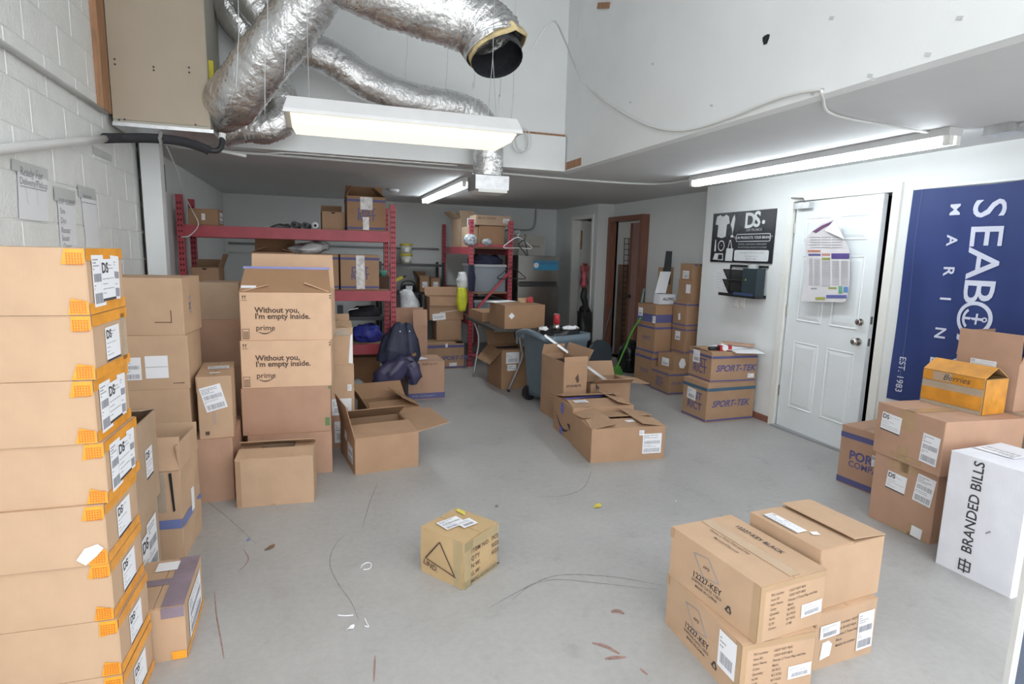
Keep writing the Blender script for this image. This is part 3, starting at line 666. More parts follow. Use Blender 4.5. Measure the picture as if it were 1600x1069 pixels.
c.decals('tape', TANT, [c.rect('L', .38, .62, .58, .995), c.rect('L', .40, .005, .54, .30), c.rect('L', .30, .06, .75, .14), c.rect('T', .005, .42, .995, .58)]); c.label('L', .25, .66, .13, .105, -3, 'ds'); c.label('L', .84, .42, .10, .16, -3, 'ship')
c = Carton('tall white carton with vertical lettering at the right edge', 3.22, 1.765, 0, 2.5, 0.40, 0.34, 0.605, WHITECARD, seam='y')
c.text('L', 'BRANDED BILLS', .066, .40, .20, INK, rot=90, bold=.012)
lg = MB()
for pts in ([(.32, .09), (.46, .09)], [(.34, .13), (.48, .13)], [(.32, .05), (.46, .05)], [(.33, .04), (.33, .14)], [(.40, .03), (.40, .15)], [(.47, .05), (.47, .13)]):
    a, b_ = [Vector(c.pt('L', *p, .004)) for p in pts]; dd = (b_ - a).normalized(); nn = Vector((-1, 0, 0)).cross(dd) * .003
    lg.prism([a - nn, b_ - nn, b_ + nn, a + nn], (-1, 0, 0), .0004)
lg.build('logo', INK, c.root); c.label('T', .5, .7, .18, .10, 90, 'ship', off=.004)
c.decals('dent_mark', GREYINK, [('L', [(.60, .42), (.66, .45), (.64, .46), (.59, .43)])])
c = Carton('parcel wrapped in orange tape on the labelled brown boxes', 3.53, 2.245, 0.713, 1.4, 0.19, 0.335, 0.20, cardboard('kraft_tape', (0.42, 0.26, 0.12)), top='open', flaps=(('L', .11, 148, .0, mat('orange_wrap', (0.62, 0.27, 0.035), rough=.28, var=.2, scale=12, bump=.3, bscale=20)), ('R', .11, 148, .0)))
c.decals('tape', mat('orange_wrap', (0.62, 0.27, 0.035), rough=.28, var=.2, scale=12, bump=.3, bscale=20), [c.rect('L', .01, .12, .99, .55), c.rect('L', .01, .72, .99, .99), c.rect('F', .01, .01, .99, .99)], off=.004)
c.decals('clear_tape', CLEART, [c.rect('L', .01, .50, .99, .70), c.rect('L', .01, .0, .99, .10), c.rect('L', .18, .74, .50, .99)], off=.005); c.text('L', 'Berries', .05, .35, .86, INK, off=.0075, bold=-.005, shear=.3)
Carton('brown carton at the bottom of the pile in the right corner', 3.835, 2.06, 0, 0, 0.30, 0.46, 0.36, KRAFT3, group='pile in the right corner')
c = Carton('brown taped carton in the middle of the pile in the right corner', 3.835, 2.06, 0.361, 0, 0.30, 0.46, 0.36, KRAFT4, group='pile in the right corner'); c.decals('tape', TANT, [c.rect('L', .4, .3, .9, .5)]); c.decals('clear_tape', CLEART, [c.rect('L', .1, .1, .9, .9)])
c = Carton('open box with raised flaps and a white label, above the orange parcel', 3.83, 2.23, 0.722, 0, 0.30, 0.34, 0.27, KRAFT3, top='open', flaps=(('L', .16, 88, .004), ('F', .20, 75, .01), ('B', .15, 95)))
c.label('L', .45, .88, .14, .05, 0, 'ds')
# --- right foreground group on the floor
def keybox(c, top):
    D = [(.30, .80), (.47, .86), (.60, .54), (.43, .47)]
    it = []
    for i in range(4):
        a, b_ = Vector(D[i]), Vector(D[(i + 1) % 4]); n = Vector((-(b_ - a).y, (b_ - a).x)).normalized() * .006
        it.append(('L', [tuple(a - n), tuple(b_ - n), tuple(b_ + n), tuple(a + n)]))
    c.decals('printed_diamond', GREYINK, it)
    c.text('L', 'APSI', .018, .455, .66, INK, align='CENTER'); c.text('L', '12227-KEY', .034, .47, .40, INK, align='CENTER', bold=.015); c.text('L', 'SHIPPING DATE 1/2025', .016, .47, .29, INK, align='CENTER'); c.text('L', 'MADE IN CHINA', .016, .47, .20, INK, align='CENTER')
    rc = []
    for k in range(3):
        an = R(90 + 120 * k); an2 = R(90 + 120 * (k + 1)); cx, cy = .72, .22
        p = Vector((cx + .036 * math.cos(an), cy + .085 * math.sin(an))); q2 = Vector((cx + .036 * math.cos(an2), cy + .085 * math.sin(an2)))
        a, b_ = p.lerp(q2, .16), p.lerp(q2, .80); n = Vector((-(b_ - a).y, (b_ - a).x)).normalized() * .008
        rc.append(('L', [tuple(a - n), tuple(b_ - n), tuple(b_ + n), tuple(a + n)])); rc.append(('L', [tuple(b_ - n * 2.2), tuple(b_.lerp(q2, .9)), tuple(b_ + n * 2.2)]))
    c.decals('recycling_symbol', INK, rc)
    for k, (a, b_) in enumerate((('PO number', '12227 KEY BLK'), ('Item ID', '12227-KEY-BLK'), ('Item Name', 'Sherpa 2 Tone Flap and Hat'), ('Color', 'Black'), ('Quantity', '50 PCS'), ('N.W.', '8.2 KGS'), ('G.W.', '8.7 KGS'), ('Carton', '1/100'))):
        c.text('F', a, .0125, .16, .80 - k * .085, BROWNINK, rot=1, bold=.004); c.text('F', b_, .0125, .42, .80 - k * .085, BROWNINK, rot=1, bold=.004)
    c.label('F', .80, .36, .10, .05, 2, 'code')
    c.decals('tape', TANT, [c.rect('F', .001, .01, .07, .99), c.rect('L', .94, .01, .999, .99), c.rect('F', .07, .90, .99, .99), c.rect('L', .001, .80, .04, .99)])
c = Carton('printed brown carton on the floor, under the lettered box in the right foreground', 1.522, 1.666, 0, -2.2, 0.317, 0.469, 0.226, KRAFT, seam='y', group='matching printed cartons'); keybox(c, False); c.label('L', .855, .62, .095, .14, 0, 'code')
c = Carton('printed brown carton with lettering on its taped top, nearest the camera', 1.540, 1.672, 0.227, 4.4, 0.315, 0.468, 0.213, KRAFT, seam='y', group='matching printed cartons'); keybox(c, True)
c.decals('tape', TANT, [c.rect('T', .46, .02, .62, .98)], off=.0015)
c.text('T', '12227-KEY BLACK', .03, .80, .80, INK, rot=-90, bold=.015, off=.003); c.text('T', 'Sherpa 2 Tone Trail and Hat', .018, .40, .82, INK, rot=-90, off=.003); c.text('T', 'Maroon/Charcoal', .018, .30, .70, INK, rot=-90, off=.003)
c = Carton('brown carton with barcode labels on the floor, under the raised-flap box', 1.888, 1.760, 0, 2.4, 0.320, 0.53, 0.233, KRAFT)
c.label('F', .82, .48, .085, .16, 2, 'ship'); c.label('F', .22, .66, .10, .055, 2, 'code'); c.decals('sticker', PAPER, [('F', [(.10, .16), (.26, .20), (.28, .40), (.22, .48), (.12, .46)])])
for k in range(5): c.text('F', ('PO number 12227', 'Item ID KEY-BLK', 'Sherpa 2 Tone Hat', 'Black', 'MADE IN CHINA')[k], .014, .34, .74 - k * .1, INK, rot=2, bold=.02)
c = Carton('brown box with a lifted top flap and a long white label, right foreground', 1.905, 1.69, 0.234, 4.5, 0.35, 0.345, 0.243, KRAFT, seam='y', tilt=(0, 3.5)); c.label('T', .14, .62, .17, .055, -90, 'ds', off=.004); c.label('T', .25, .30, .03, .025, -20, 'plain', off=.004)

# ------------------------------------------------------------------ red pallet racks
HOLE = mat('rack_hole', (0.05, 0.01, 0.012), rough=.9)
def upright(root, x, y, zt, face=-1, w=0.055, dp=0.05, side=1):
    """perforated post; holes on the front face"""
    u = MB().box((x - w/2, y - dp/2, 0), (x + w/2, y + dp/2, zt)).build('upright', RACKRED, root)
    b = MB(); z = 0.08
    while z < zt - 0.03:
        for s_ in (-1, 1):
            b.prism([(x + s_*0.011 - 0.006, y - dp/2 - 0.0012, z + 0.010), (x + s_*0.011 - 0.004, y - dp/2 - 0.0012, z - 0.010), (x + s_*0.011 + 0.004, y - dp/2 - 0.0012, z - 0.010), (x + s_*0.011 + 0.006, y - dp/2 - 0.0012, z + 0.010)], (0, -1, 0), .0004)
        z += 0.0508
    h = b.build('holes', HOLE, u); h['kind'] = 'stuff'
    MB().box((x - w*.8, y - dp*.9, 0), (x + w*.8, y + dp*.9, 0.008)).build('foot_plate', RACKRED, u)
    return u
rk = thing('pallet_rack', 'red pallet rack with wide beams behind the printed box stack', 'rack')
RX0, RX1, RY0, RY1 = -1.135, 0.785, 6.10, 6.68
for x, y in ((RX0, RY0), (RX1, RY0), (RX0, RY1), (RX1, RY1)): upright(rk, x, y, 1.985)
for zt in (1.715, 1.115, 0.56):
    for y in (RY0, RY1):
        MB().box((RX0 + 0.03, y - 0.022, zt - 0.105), (RX1 - 0.03, y + 0.022, zt)).build('beam', RACKRED, rk)
    MB().box((RX0 + 0.03, RY0 + 0.023, zt - 0.02), (RX1 - 0.03, RY1 - 0.023, zt + 0.003)).build('deck', mat('rack_deck', (0.30, 0.20, 0.12), rough=.8), rk)
    for s_ in (RX0, RX1): MB().box((s_ - 0.02, RY0 + .03, zt - .09), (s_ + 0.02, RY1 - .03, zt - .05)).build('side_brace', RACKRED, rk)
rk2 = thing('pallet_rack', 'narrow red rack with a diagonal brace on its end, beside the fridge', 'rack')
SX0, SX1, SY0, SY1 = 1.985, 2.53, 7.50, 9.20
for x, y in ((SX0, SY0), (SX1, SY0), (SX0, SY1), (SX1, SY1)): upright(rk2, x, y, 1.955)
for zt in (1.60, 1.0, 0.66):
    for x in (SX0, SX1): MB().box((x - .022, SY0 + .03, zt - .10), (x + .022, SY1 - .03, zt)).build('beam', RACKRED, rk2)
    MB().box((SX0 + .023, SY0 + .03, zt - .02), (SX1 - .023, SY1 - .03, zt)).build('deck', MATS['rack_deck'], rk2)
for z in (1.62, 0.15): MB().box((SX0, SY0 - .012, z - .018), (SX1, SY0 + .012, z + .018)).build('end_brace', RACKRED, rk2)
MB().obox(((SX0 + SX1) / 2, SY0, 0.98), (0.27, 0, 0.30), (0, .010, 0), (-.012, 0, .011)).build('diagonal_brace', RACKRED, rk2)

# ------------------------------------------------------------------ organic loft helper for cloth, bags and sacks
def loft(rings, n=24, fold=0.08, k=5, seed=0, fold2=0.04):
    """rings: (cx, cy, cz, rx, ry); wavy closed body"""
    r2 = random.Random(seed); ph = [r2.uniform(0, 6.28) for _ in range(4)]; rs = []
    for j, (cx, cy, cz, rx, ry) in enumerate(rings):
        ring = []
        for i in range(n):
            a = 2 * math.pi * i / n
            f = 1 + fold * math.sin(k * a + ph[0] + j * .35) + fold2 * math.sin((2 * k + 1) * a + ph[1] - j * .5) + r2.uniform(-.015, .015)
            ring.append((cx + rx * f * math.cos(a), cy + ry * f * math.sin(a), cz + (.012 * math.sin(3 * a + ph[2] + j) if j else 0)))
        rs.append(ring)
    return MB().rings(rs)
NAVY = mat('navy_nylon', (0.022, 0.026, 0.055), rough=.6, var=.3, scale=10, bump=.6, bscale=14)
PLUM = mat('violet_nylon', (0.05, 0.045, 0.10), rough=.38, var=.25, scale=9, bump=.8, bscale=12)
CLOTHBLUE = mat('blue_bag', (0.03, 0.04, 0.30), rough=.5, var=.3, scale=9, bump=.6, bscale=14)
PLASTIC = mat('clear_plastic_film', (0.62, 0.63, 0.64), rough=.12, var=.2, scale=12, bump=.9, bscale=18)
def interp(keys, n):
    out = []
    for i in range(n):
        t = i / (n - 1) * (len(keys) - 1); j = min(int(t), len(keys) - 2); f = t - j; f = f * f * (3 - 2 * f)
        out.append(tuple(a + (b - a) * f for a, b in zip(keys[j], keys[j + 1])))
    return out
# folding stand with two jackets over it
st = thing('folding_stand', 'black folding stand hidden under hanging jackets, in front of the red rack', 'stand')
for x0, x1, y in ((0.74, 0.80, 5.62), (0.845, 0.85, 5.60)):
    MB().obox(((x0 + x1) / 2, y, .35), ((x1 - x0) / 2 + .0, 0, .35), (0.014, 0, 0), (0, .012, 0)).build('leg', BLACKM, st)
MB().tube([(0.70, 5.72, 0.01), (0.80, 5.66, .70)], .011, 8).build('leg', BLACKM, st)
MB().tube([(0.62, 5.64, .695), (0.90, 5.63, .70)], .012, 8).build('crossbar', BLACKM, st)
MB().obox((0.79, 5.60, .28), (.006, 0, .006), (0, .006, 0), (-.006, 0, .006)).build('bolt', CHROME, st)
jk = thing('jacket', 'dark navy jacket with two white snaps draped over the black stand', 'jacket')
loft(interp([(0.755, 5.64, .42, .12, .07), (0.745, 5.63, .47, .175, .09), (0.76, 5.62, .58, .175, .10), (0.775, 5.62, .72, .13, .085), (0.785, 5.63, .83, .055, .05)], 14), 32, .07, 7, 3).build('body', NAVY, jk, True)
loft(interp([(0.875, 5.60, .41, .06, .06), (0.89, 5.60, .52, .085, .07), (0.88, 5.61, .68, .075, .065), (0.865, 5.62, .83, .04, .04)], 12), 24, .08, 5, 4).build('sleeve', NAVY, jk, True)
for x in (0.775, 0.865): MB().cyl((x, 5.535, .765), (x, 5.525, .765), .006, 10).build('snap', PAPER, jk)
MB().obox((0.905, 5.525, .535), (.02, 0, .008), (0, .003, 0), (-.004, 0, .014)).build('patch', mat('gold_patch', (.20, .12, .04)), jk)
j2 = thing('jacket', 'shiny violet-navy jacket hanging lower on the black stand', 'jacket')
loft(interp([(0.61, 5.545, .20, .07, .05), (0.635, 5.535, .27, .12, .08), (0.69, 5.53, .38, .16, .09), (0.79, 5.53, .48, .14, .08), (0.83, 5.53, .53, .06, .04)], 16), 32, .08, 6, 8).build('body', PLUM, j2, True)
loft(interp([(0.895, 5.52, .245, .035, .035), (0.905, 5.52, .32, .08, .06), (0.88, 5.52, .43, .08, .06), (0.84, 5.52, .52, .05, .04)], 12), 24, .09, 5, 9).build('sleeve', PLUM, j2, True)

# things on the rack shelves
o = loft(interp([(-.05, 6.36, z2 + .357, .12, .12), (-.04, 6.36, z2 + .40, .19, .16), (0.02, 6.36, z2 + .45, .14, .12), (0.06, 6.36, z2 + .475, .05, .05)], 10), 28, .09, 6, 2).build('plastic_bag', PLASTIC, None, True)
tag(o, 'crumpled clear plastic bag on a striped box of the red rack middle shelf', 'bag')
def roll(x0, x1, z, r, m, label, y=6.20):
    t = thing('film_roll', label, 'roll', group='rolls on the red rack')
    MB().tube([(x0, y, z + r), (x1, y + .32, z + r)], r, 20).build('roll', m, t, True)
    MB().tube([(x0 + .0005, y - .004, z + r), (x0 + .001, y + .02, z + r)], r * .38, 14).build('core', DARK, t)
WRAP = mat('grey_wrap', (.12, .125, .13), rough=.35, var=.3, scale=14, bump=.5)
roll(-.16, -.13, z1, .035, WRAP, 'dark grey film roll on the red rack top shelf, left of the white roll')
roll(-.06, -.03, z1, .032, WRAP, 'thin grey film roll touching the white roll on the red rack top shelf')
roll(0.035, 0.045, z1, .034, PAPER, 'white roll seen end-on on the red rack top shelf')
o = loft(interp([(-.30, 6.3, z1, .10, .10), (-.28, 6.3, z1 + .02, .09, .09), (-.25, 6.3, z1 + .035, .04, .04)], 6), 20, .1, 4, 5).build('cloth_bundle', WRAP, None, True)
tag(o, 'flat dark cloth bundle lying left of the rolls on the red rack', 'cloth')
o = thing('tape_tub', 'teal plastic tub on the small dark box at the right end of the red rack', 'tub')
MB().rings([[(0.72 + r * math.cos(a) , 6.42 + r * math.sin(a), z2 + .131 + h_) for a in [i * math.pi / 10 for i in range(20)]] for r, h_ in ((.038, 0), (.045, .05), (.047, .052))]).build('tub', mat('teal_plastic', (.12, .42, .33), rough=.4), o, True)
MB().rings([[(0.72 + r * math.cos(a) , 6.42 + r * math.sin(a), z2 + .1835 + h_) for a in [i * math.pi / 10 for i in range(20)]] for r, h_ in ((.049, 0), (.049, .008))]).build('lid', MATS['teal_plastic'], o)
o = loft(interp([(0.54, 6.33, z3, .14, .14), (0.53, 6.32, z3 + .06, .16, .15), (0.53, 6.32, z3 + .13, .14, .13), (0.55, 6.33, z3 + .165, .10, .10)], 12), 30, .07, 6, 11).build('tote_bag', CLOTHBLUE, None, True)
tag(o, 'bright blue cloth bag on the lowest shelf of the red rack', 'bag')
t = thing('heat_press', 'black heat press machine on the lowest shelf of the red rack', 'machine')
MB().box((0.20, 6.34, z3), (0.34, 6.62, z3 + .06)).build('base', BLACKM, t)
MB().box((0.16, 6.38, z3 + .21), (0.72, 6.62, z3 + .25)).build('platen', BLACKM, t)
MB().box((0.24, 6.50, z3 + .06), (0.30, 6.58, z3 + .36)).build('column', BLACKM, t)
loft(interp([(0.52, 6.48, z3 + .252, .16, .10), (0.53, 6.48, z3 + .31, .17, .10), (0.55, 6.48, z3 + .35, .10, .06)], 8), 24, .06, 5, 12).build('cover', mat('black_cloth', (.02, .02, .028), rough=.8, var=.3), t, True)
MB().obox((0.40, 6.38, z3 + .335), (.05, 0, .008), (0, .02, 0), (0, 0, .006)).build('sticker', PAPER, t)
o = loft(interp([(0.42, 6.33, 0.0, .10, .08), (0.42, 6.33, .06, .11, .09), (0.41, 6.33, .14, .05, .05)], 8), 20, .08, 4, 13).build('plastic_bag', PLASTIC, None, True)
tag(o, 'greyish plastic bag on the floor under the red rack', 'bag')
Carton('dark brown box on the floor in the shadow under the red rack', 0.45, 6.55, 0, 0, .46, .20, .36, INNER)

# ------------------------------------------------------------------ back shelf between the racks
bs = thing('storage_shelf', 'black metal shelf unit against the back wall between the red racks', 'shelf')
BX0, BX1, BY0, BY1 = 0.95, 1.90, 8.85, 9.30
for x in (BX0, BX1):
    for y in (BY0, BY1): MB().box((x - .018, y - .018, 0), (x + .018, y + .018, 1.36)).build('leg', BLACKM, bs)
for z in (1.315, .895, .5): MB().box((BX0, BY0, z - .02), (BX1, BY1, z + .012)).build('shelf_board', BLACKM, bs)
YEL = mat('yellow_plastic', (.62, .52, .03), rough=.4); TUBW = mat('frosted_tub', (.60, .60, .50), rough=.35)
for k, lab in enumerate(('lower white tub with a yellow lid on the black back shelf', 'upper white tub with a yellow lid, stacked on the lower tub')):
    t = thing('paint_tub', lab, 'tub', (1.36, 9.02, 1.328 + k * .155)); cir = lambda r, z: [(r * math.cos(i * math.pi / 12), r * math.sin(i * math.pi / 12), z) for i in range(24)]
    MB().rings([cir(.075, 0), cir(.088, .125)]).build('tub', TUBW, t, True); MB().rings([cir(.098, .125), cir(.098, .152)]).build('lid', YEL, t)
    MB().box((-.03, -.089, .03), (.03, -.084, .08)).build('label', PAPER, t)
for x, lab in ((1.62, 'left of two small brown boxes with white labels on the black back shelf'), (1.79, 'right of two small brown boxes with white labels on the black back shelf')):
    c = Carton(lab, x, 9.02, .908, 2, .15, .26, .20, KRAFT5, top='open', flaps=(('F', .09, 150), ('B', .10, 80), ('L', .12, 60)) if x < 1.7 else (('F', .09, 172), ('B', .09, 170)), group='small labelled boxes on the back shelf'); c.label('F', .5, .55, .08, .09, 0, 'small')
t = thing('desk_fan', 'small black handled appliance with a white label on the back shelf', 'appliance', (1.39, 9.0, .908))
MB().rings([[(.10 * math.cos(a) * s_, .08 * math.sin(a) * s_, z) for a in [i * math.pi / 10 for i in range(20)]] for s_, z in ((1, 0), (1.05, .06), (.8, .10))]).build('body', BLACK, t, True)
MB().tube(smooth_path([(-.12, 0, .02), (-.09, 0, .13), (0, 0, .16), (.09, 0, .13), (.12, 0, .02)], 6), .010, 8).build('handle', BLACK, t, True); MB().box((-.05, -.088, .02), (.05, -.083, .09)).build('label', PAPER, t)
o = thing('drill', 'yellow power tool hanging under the shelf board left of the back shelf', 'tool', (1.22, 8.9, 1.10))
MB().obox((0, 0, 0), (.07, 0, .03), (0, .025, 0), (-.012, 0, .022)).build('body', YEL, o); MB().obox((-.05, 0, -.06), (.012, 0, 0), (0, .018, 0), (0, 0, .05)).build('grip', BLACK, o); MB().cyl((.07, 0, .03), (.12, 0, .05), .012, 10).build('chuck', BLACKM, o)
# dark panel with bagged goods leaning below
t = thing('plastic_crate', 'black crate of bagged goods standing left of the tilted box', 'crate')
b_ = MB().box((1.06, 7.78, .62), (1.42, 8.15, .64)).box((1.06, 7.78, .64), (1.42, 7.80, .70)).box((1.06, 8.13, .64), (1.42, 8.15, .94)).box((1.06, 7.80, .64), (1.08, 8.13, .94)).box((1.40, 7.80, .64), (1.42, 8.13, .94))
b_.build('tray', BLACK, t); MB().box((1.04, 7.79, 0), (1.36, 8.15, .618)).build('stand', BLACKM, t)
loft(interp([(1.24, 7.96, .642, .14, .13), (1.24, 7.96, .74, .15, .13), (1.23, 7.97, .86, .13, .12), (1.20, 7.97, .97, .09, .09), (1.20, 7.97, 1.0, .04, .04)], 12), 24, .06, 5, 20).build('bagged_goods', PLASTIC, t, True)
# things on the second rack
c = Carton('long kraft carton with a label, on top of the second rack', 2.33, 7.80, 1.895, 1, .50, .30, .13, KRAFT4); c.label('F', .86, .5, .09, .06, 0, 'code'); c.text('F', 'BELLA+CANVAS', .035, .06, .7, BROWNINK)
c = Carton('wide kraft box under the long carton on the second rack', 2.32, 7.84, 1.603, 0, .36, .34, .285, KRAFT5)
c = Carton('kraft box on the left of the second rack top shelf', 2.07, 7.92, 1.603, 0, .13, .40, .27, KRAFT4)
c = Carton('loose kraft carton with open flap at the back of the second rack', 2.14, 8.55, 1.603, 6, .24, .40, .40, KRAFT4, top='open', flaps=(('L', .16, 40), ('F', .14, 120), ('B', .1, 80)))
t = thing('picture_frame', 'small white square frame on the left of the second rack top shelf', 'frame', (2.03, 7.70, 1.875))
MB().box((-.05, -.008, 0), (.05, .008, .012)).box((-.05, -.008, .093), (.05, .008, .105)).box((-.05, -.008, .012), (-.038, .008, .093)).box((.038, -.008, .012), (.05, .008, .093)).build('frame', PAPER, t); MB().box((-.038, -.001, .012), (.038, .003, .093)).build('backing', BLACK, t)
cir = lambda c, rx, rz, y: [(c[0] + rx * math.cos(i * math.pi / 12), y, c[1] + rz * math.sin(i * math.pi / 12)) for i in range(24)]
HEL = mat('patterned_vinyl', (.42, .46, .50), rough=.3, var=.8, scale=30)
o = MB().rings([cir((2.06, 1.69), r_, r_ * .9, 7.52 - y_) for r_, y_ in ((.03, .09), (.075, .075), (.09, .03), (.09, -.02))]).build('ball', HEL, None, True); tag(o, 'blue-and-white patterned ball at the front of the second rack top shelf', 'ball')
o.location = (-.085, 0, 0)
o = MB().rings([cir((2.20, 1.665), r_, r_ * .75, 7.50 - y_) for r_, y_ in ((.02, .06), (.055, .05), (.065, .02), (.065, -.02))]).build('ball', HEL, None, True); tag(o, 'smaller blue-and-white patterned ball beside the rack post', 'ball')
t = thing('storage_bin', 'upper grey plastic storage bin on the second rack', 'bin', group='grey bins on the second rack')
BING = mat('grey_bin_plastic', (.20, .23, .26), rough=.3, var=.05)
MB().box((2.06, 7.56, 1.003), (2.49, 8.2, 1.34)).build('body', BING, t); MB().box((2.045, 7.545, 1.34), (2.50, 8.21, 1.372)).build('lid', mat('bin_lid', (.36, .38, .40), rough=.35), t)
t = thing('storage_bin', 'lower grey plastic storage bin on the second rack, under the upper bin', 'bin', group='grey bins on the second rack')
MB().box((2.06, 7.56, .663), (2.49, 8.2, .86)).build('body', BING, t); MB().box((2.045, 7.545, .86), (2.50, 8.21, .89)).build('lid', MATS['bin_lid'], t)
o = loft(interp([(2.27, 7.80, 1.374, .24, .24), (2.27, 7.80, 1.43, .24, .24), (2.25, 7.80, 1.49, .18, .2)], 8), 28, .05, 7, 22).build('folded_cloth', MATS['navy_cloth'], None, True); tag(o, 'dark navy cloth piled on the upper grey bin', 'cloth')
o = loft(interp([(1.95, 7.45, .78, .05, .05), (1.95, 7.45, .90, .075, .07), (1.95, 7.44, 1.0, .07, .06), (1.94, 7.44, 1.08, .05, .05)], 10), 24, .08, 5, 23).build('safety_vest', mat('hi_vis_yellow', (.60, .62, .03), rough=.6, var=.2), None, True); tag(o, 'yellow high-visibility vest hanging on the second rack post', 'vest'); o.location = (-.10, -.02, -.02)
o = loft(interp([(1.88, 7.50, 1.06, .07, .06), (1.88, 7.50, 1.15, .085, .07), (1.87, 7.50, 1.26, .05, .05)], 10), 24, .08, 5, 24).build('plastic_bag', PLASTIC, None, True); tag(o, 'white plastic bag hanging above the yellow vest', 'bag')
o = loft(interp([(1.975, 7.42, 1.02, .035, .03), (1.975, 7.42, 1.2, .05, .035), (1.97, 7.43, 1.36, .03, .03)], 10), 20, .08, 5, 25).build('cloth_strip', MATS['navy_cloth'], None, True); tag(o, 'navy cloth hanging beside the yellow vest', 'cloth')
# coat hangers on the rack's right post
def hanger(p, s_, m, label, rz=0.0, tilt=0.0):
    t = thing('coat_hanger', label, 'hanger', p, rz, 'coat hangers on the second rack')
    MB().tube(smooth_path([(-.20*s_, 0, -.13*s_), (-.17*s_, 0, -.10*s_), (0, 0, -.0), (.17*s_, 0, -.10*s_), (.20*s_, 0, -.13*s_), (.17*s_, 0, -.145*s_), (0, 0, -.14*s_), (-.17*s_, 0, -.145*s_), (-.20*s_, 0, -.13*s_)], 5), .007, 6).build('hanger_body', m, t, True)
    MB().tube(smooth_path([(0, 0, 0), (0, 0, .03*s_), (.025*s_, 0, .055*s_), (.015*s_, 0, .085*s_), (-.015*s_, 0, .085*s_), (-.03*s_, 0, .06*s_)], 5), .0035, 6).build('hook', m, t, True)
    t.rotation_euler[1] = tilt
hanger((2.60, 7.40, 1.74), 1.0, PAPER, 'white plastic coat hanger on the second rack right post')
hanger((2.68, 7.36, 1.70), 1.0, BLACK, 'black coat hanger behind the white one on the second rack', .9, .35)
hanger((2.54, 7.45, 1.33), 1.0, BLACK, 'black coat hanger hanging lowest on the second rack')
# ------------------------------------------------------------------ fridge
t = thing('fridge', 'stainless steel fridge with black sides in the back corner', 'fridge')
FX0, FX1, FY0, FY1, FZ = 2.86, 3.52, 8.10, 8.72, 1.50
MB().box((FX0, FY0 + .06, 0.03), (FX1, FY1, FZ)).build('body', BLACK, t)
for z0, z1_, n in ((1.09, FZ - .002, 'freezer_door'), (.06, 1.075, 'fridge_door')):
    d_ = MB().box((FX0 + .004, FY0, z0), (FX1 - .004, FY0 + .055, z1_)).build(n, STEEL, t)
    MB().box((FX0 + .02, FY0 - .03, (z0 + .005) if n == 'freezer_door' else z1_ - .03), (FX1 - .05, FY0, (z0 + .03) if n == 'freezer_door' else z1_ - .005)).build('handle', BLACK, d_)
st_ = MB().box((FX0 + .24, FY0 - .003, 1.29), (FX1 - .02, FY0 - .0005, 1.43)).build('sticker', mat('cyan_sticker', (.04, .28, .50), rough=.4), t)
text_on(t, 'sticker_text', 'EARTHWEAR', .045, (FX0 + .335, FY0 - .0045, 1.39), (1, 0, 0), (0, 0, 1), BLUEINK); MB().prism([(FX0 + .285 + .04 * math.cos(a), FY0 - .0035, 1.36 + .04 * math.sin(a)) for a in [i * math.pi / 8 for i in range(16)]], (0, -1, 0), .0006).build('emblem', PAPER, t)
c = Carton('greyish box with faint lettering on top of the fridge', 3.12, 8.42, FZ + .001, 0, .42, .36, .30, cardboard('grey_card', (.42, .41, .38))); c.text('F', 'BELLA+CANVAS', .043, .06, .45, BROWNINK, bold=.02)
# ------------------------------------------------------------------ folding table, bin, pole
t = thing('folding_table', 'folding table with grey tube legs carrying brown boxes', 'table')
MB().box((1.80, 5.80, .70), (2.46, 7.05, .73)).build('table_top', mat('dark_laminate', (.05, .045, .04), rough=.6), t)
TUBE = mat('grey_tube', (.45, .46, .46), rough=.35, metal=.7)
def leg(pts): MB().tube(smooth_path(pts, 6), .014, 8).build('leg', TUBE, t, True)
leg([(2.10, 5.90, .70), (2.15, 5.91, .50), (2.16, 5.92, .38), (2.03, 5.97, .01)]); leg([(2.36, 5.90, .70), (2.40, 5.91, .50), (2.41, 5.92, .38), (2.30, 5.97, .01)])
leg([(1.88, 6.95, .70), (1.94, 6.9, .45), (1.85, 6.80, .01)]); leg([(2.38, 6.95, .70), (2.44, 6.9, .45), (2.36, 6.85, .01)])
for x, y in ((2.03, 5.97), (2.30, 5.97)): MB().cyl((x + .004, y, 0), (x, y, .03), .018, 10).build('foot', BLACK, t)
# papers, tape gun on the diamond-sticker box
o = MB().obox((2.00, 6.20, .990), (.14, .05, .004), (-.03, .08, 0), (0, 0, .002)).build('paper_sheet', PAPER); tag(o, 'white sheet of paper on the diamond-sticker box', 'paper')
t = thing('tape_dispenser', 'tape roll with a red dispenser on the diamond-sticker box', 'tape', (2.22, 6.12, .985))
MB().rings([[(r * math.cos(a), r * math.sin(a), z) for a in [i * math.pi / 10 for i in range(20)]] for r, z in ((.05, 0), (.05, .05), (.032, .05), (.032, 0))], False, False).build('tape_roll', TANT, t, True)
MB().obox((.085, 0, .03), (.035, 0, .006), (0, .025, 0), (-.004, 0, .028)).build('dispenser', mat('red_plastic', (.45, .03, .04), rough=.4), t)
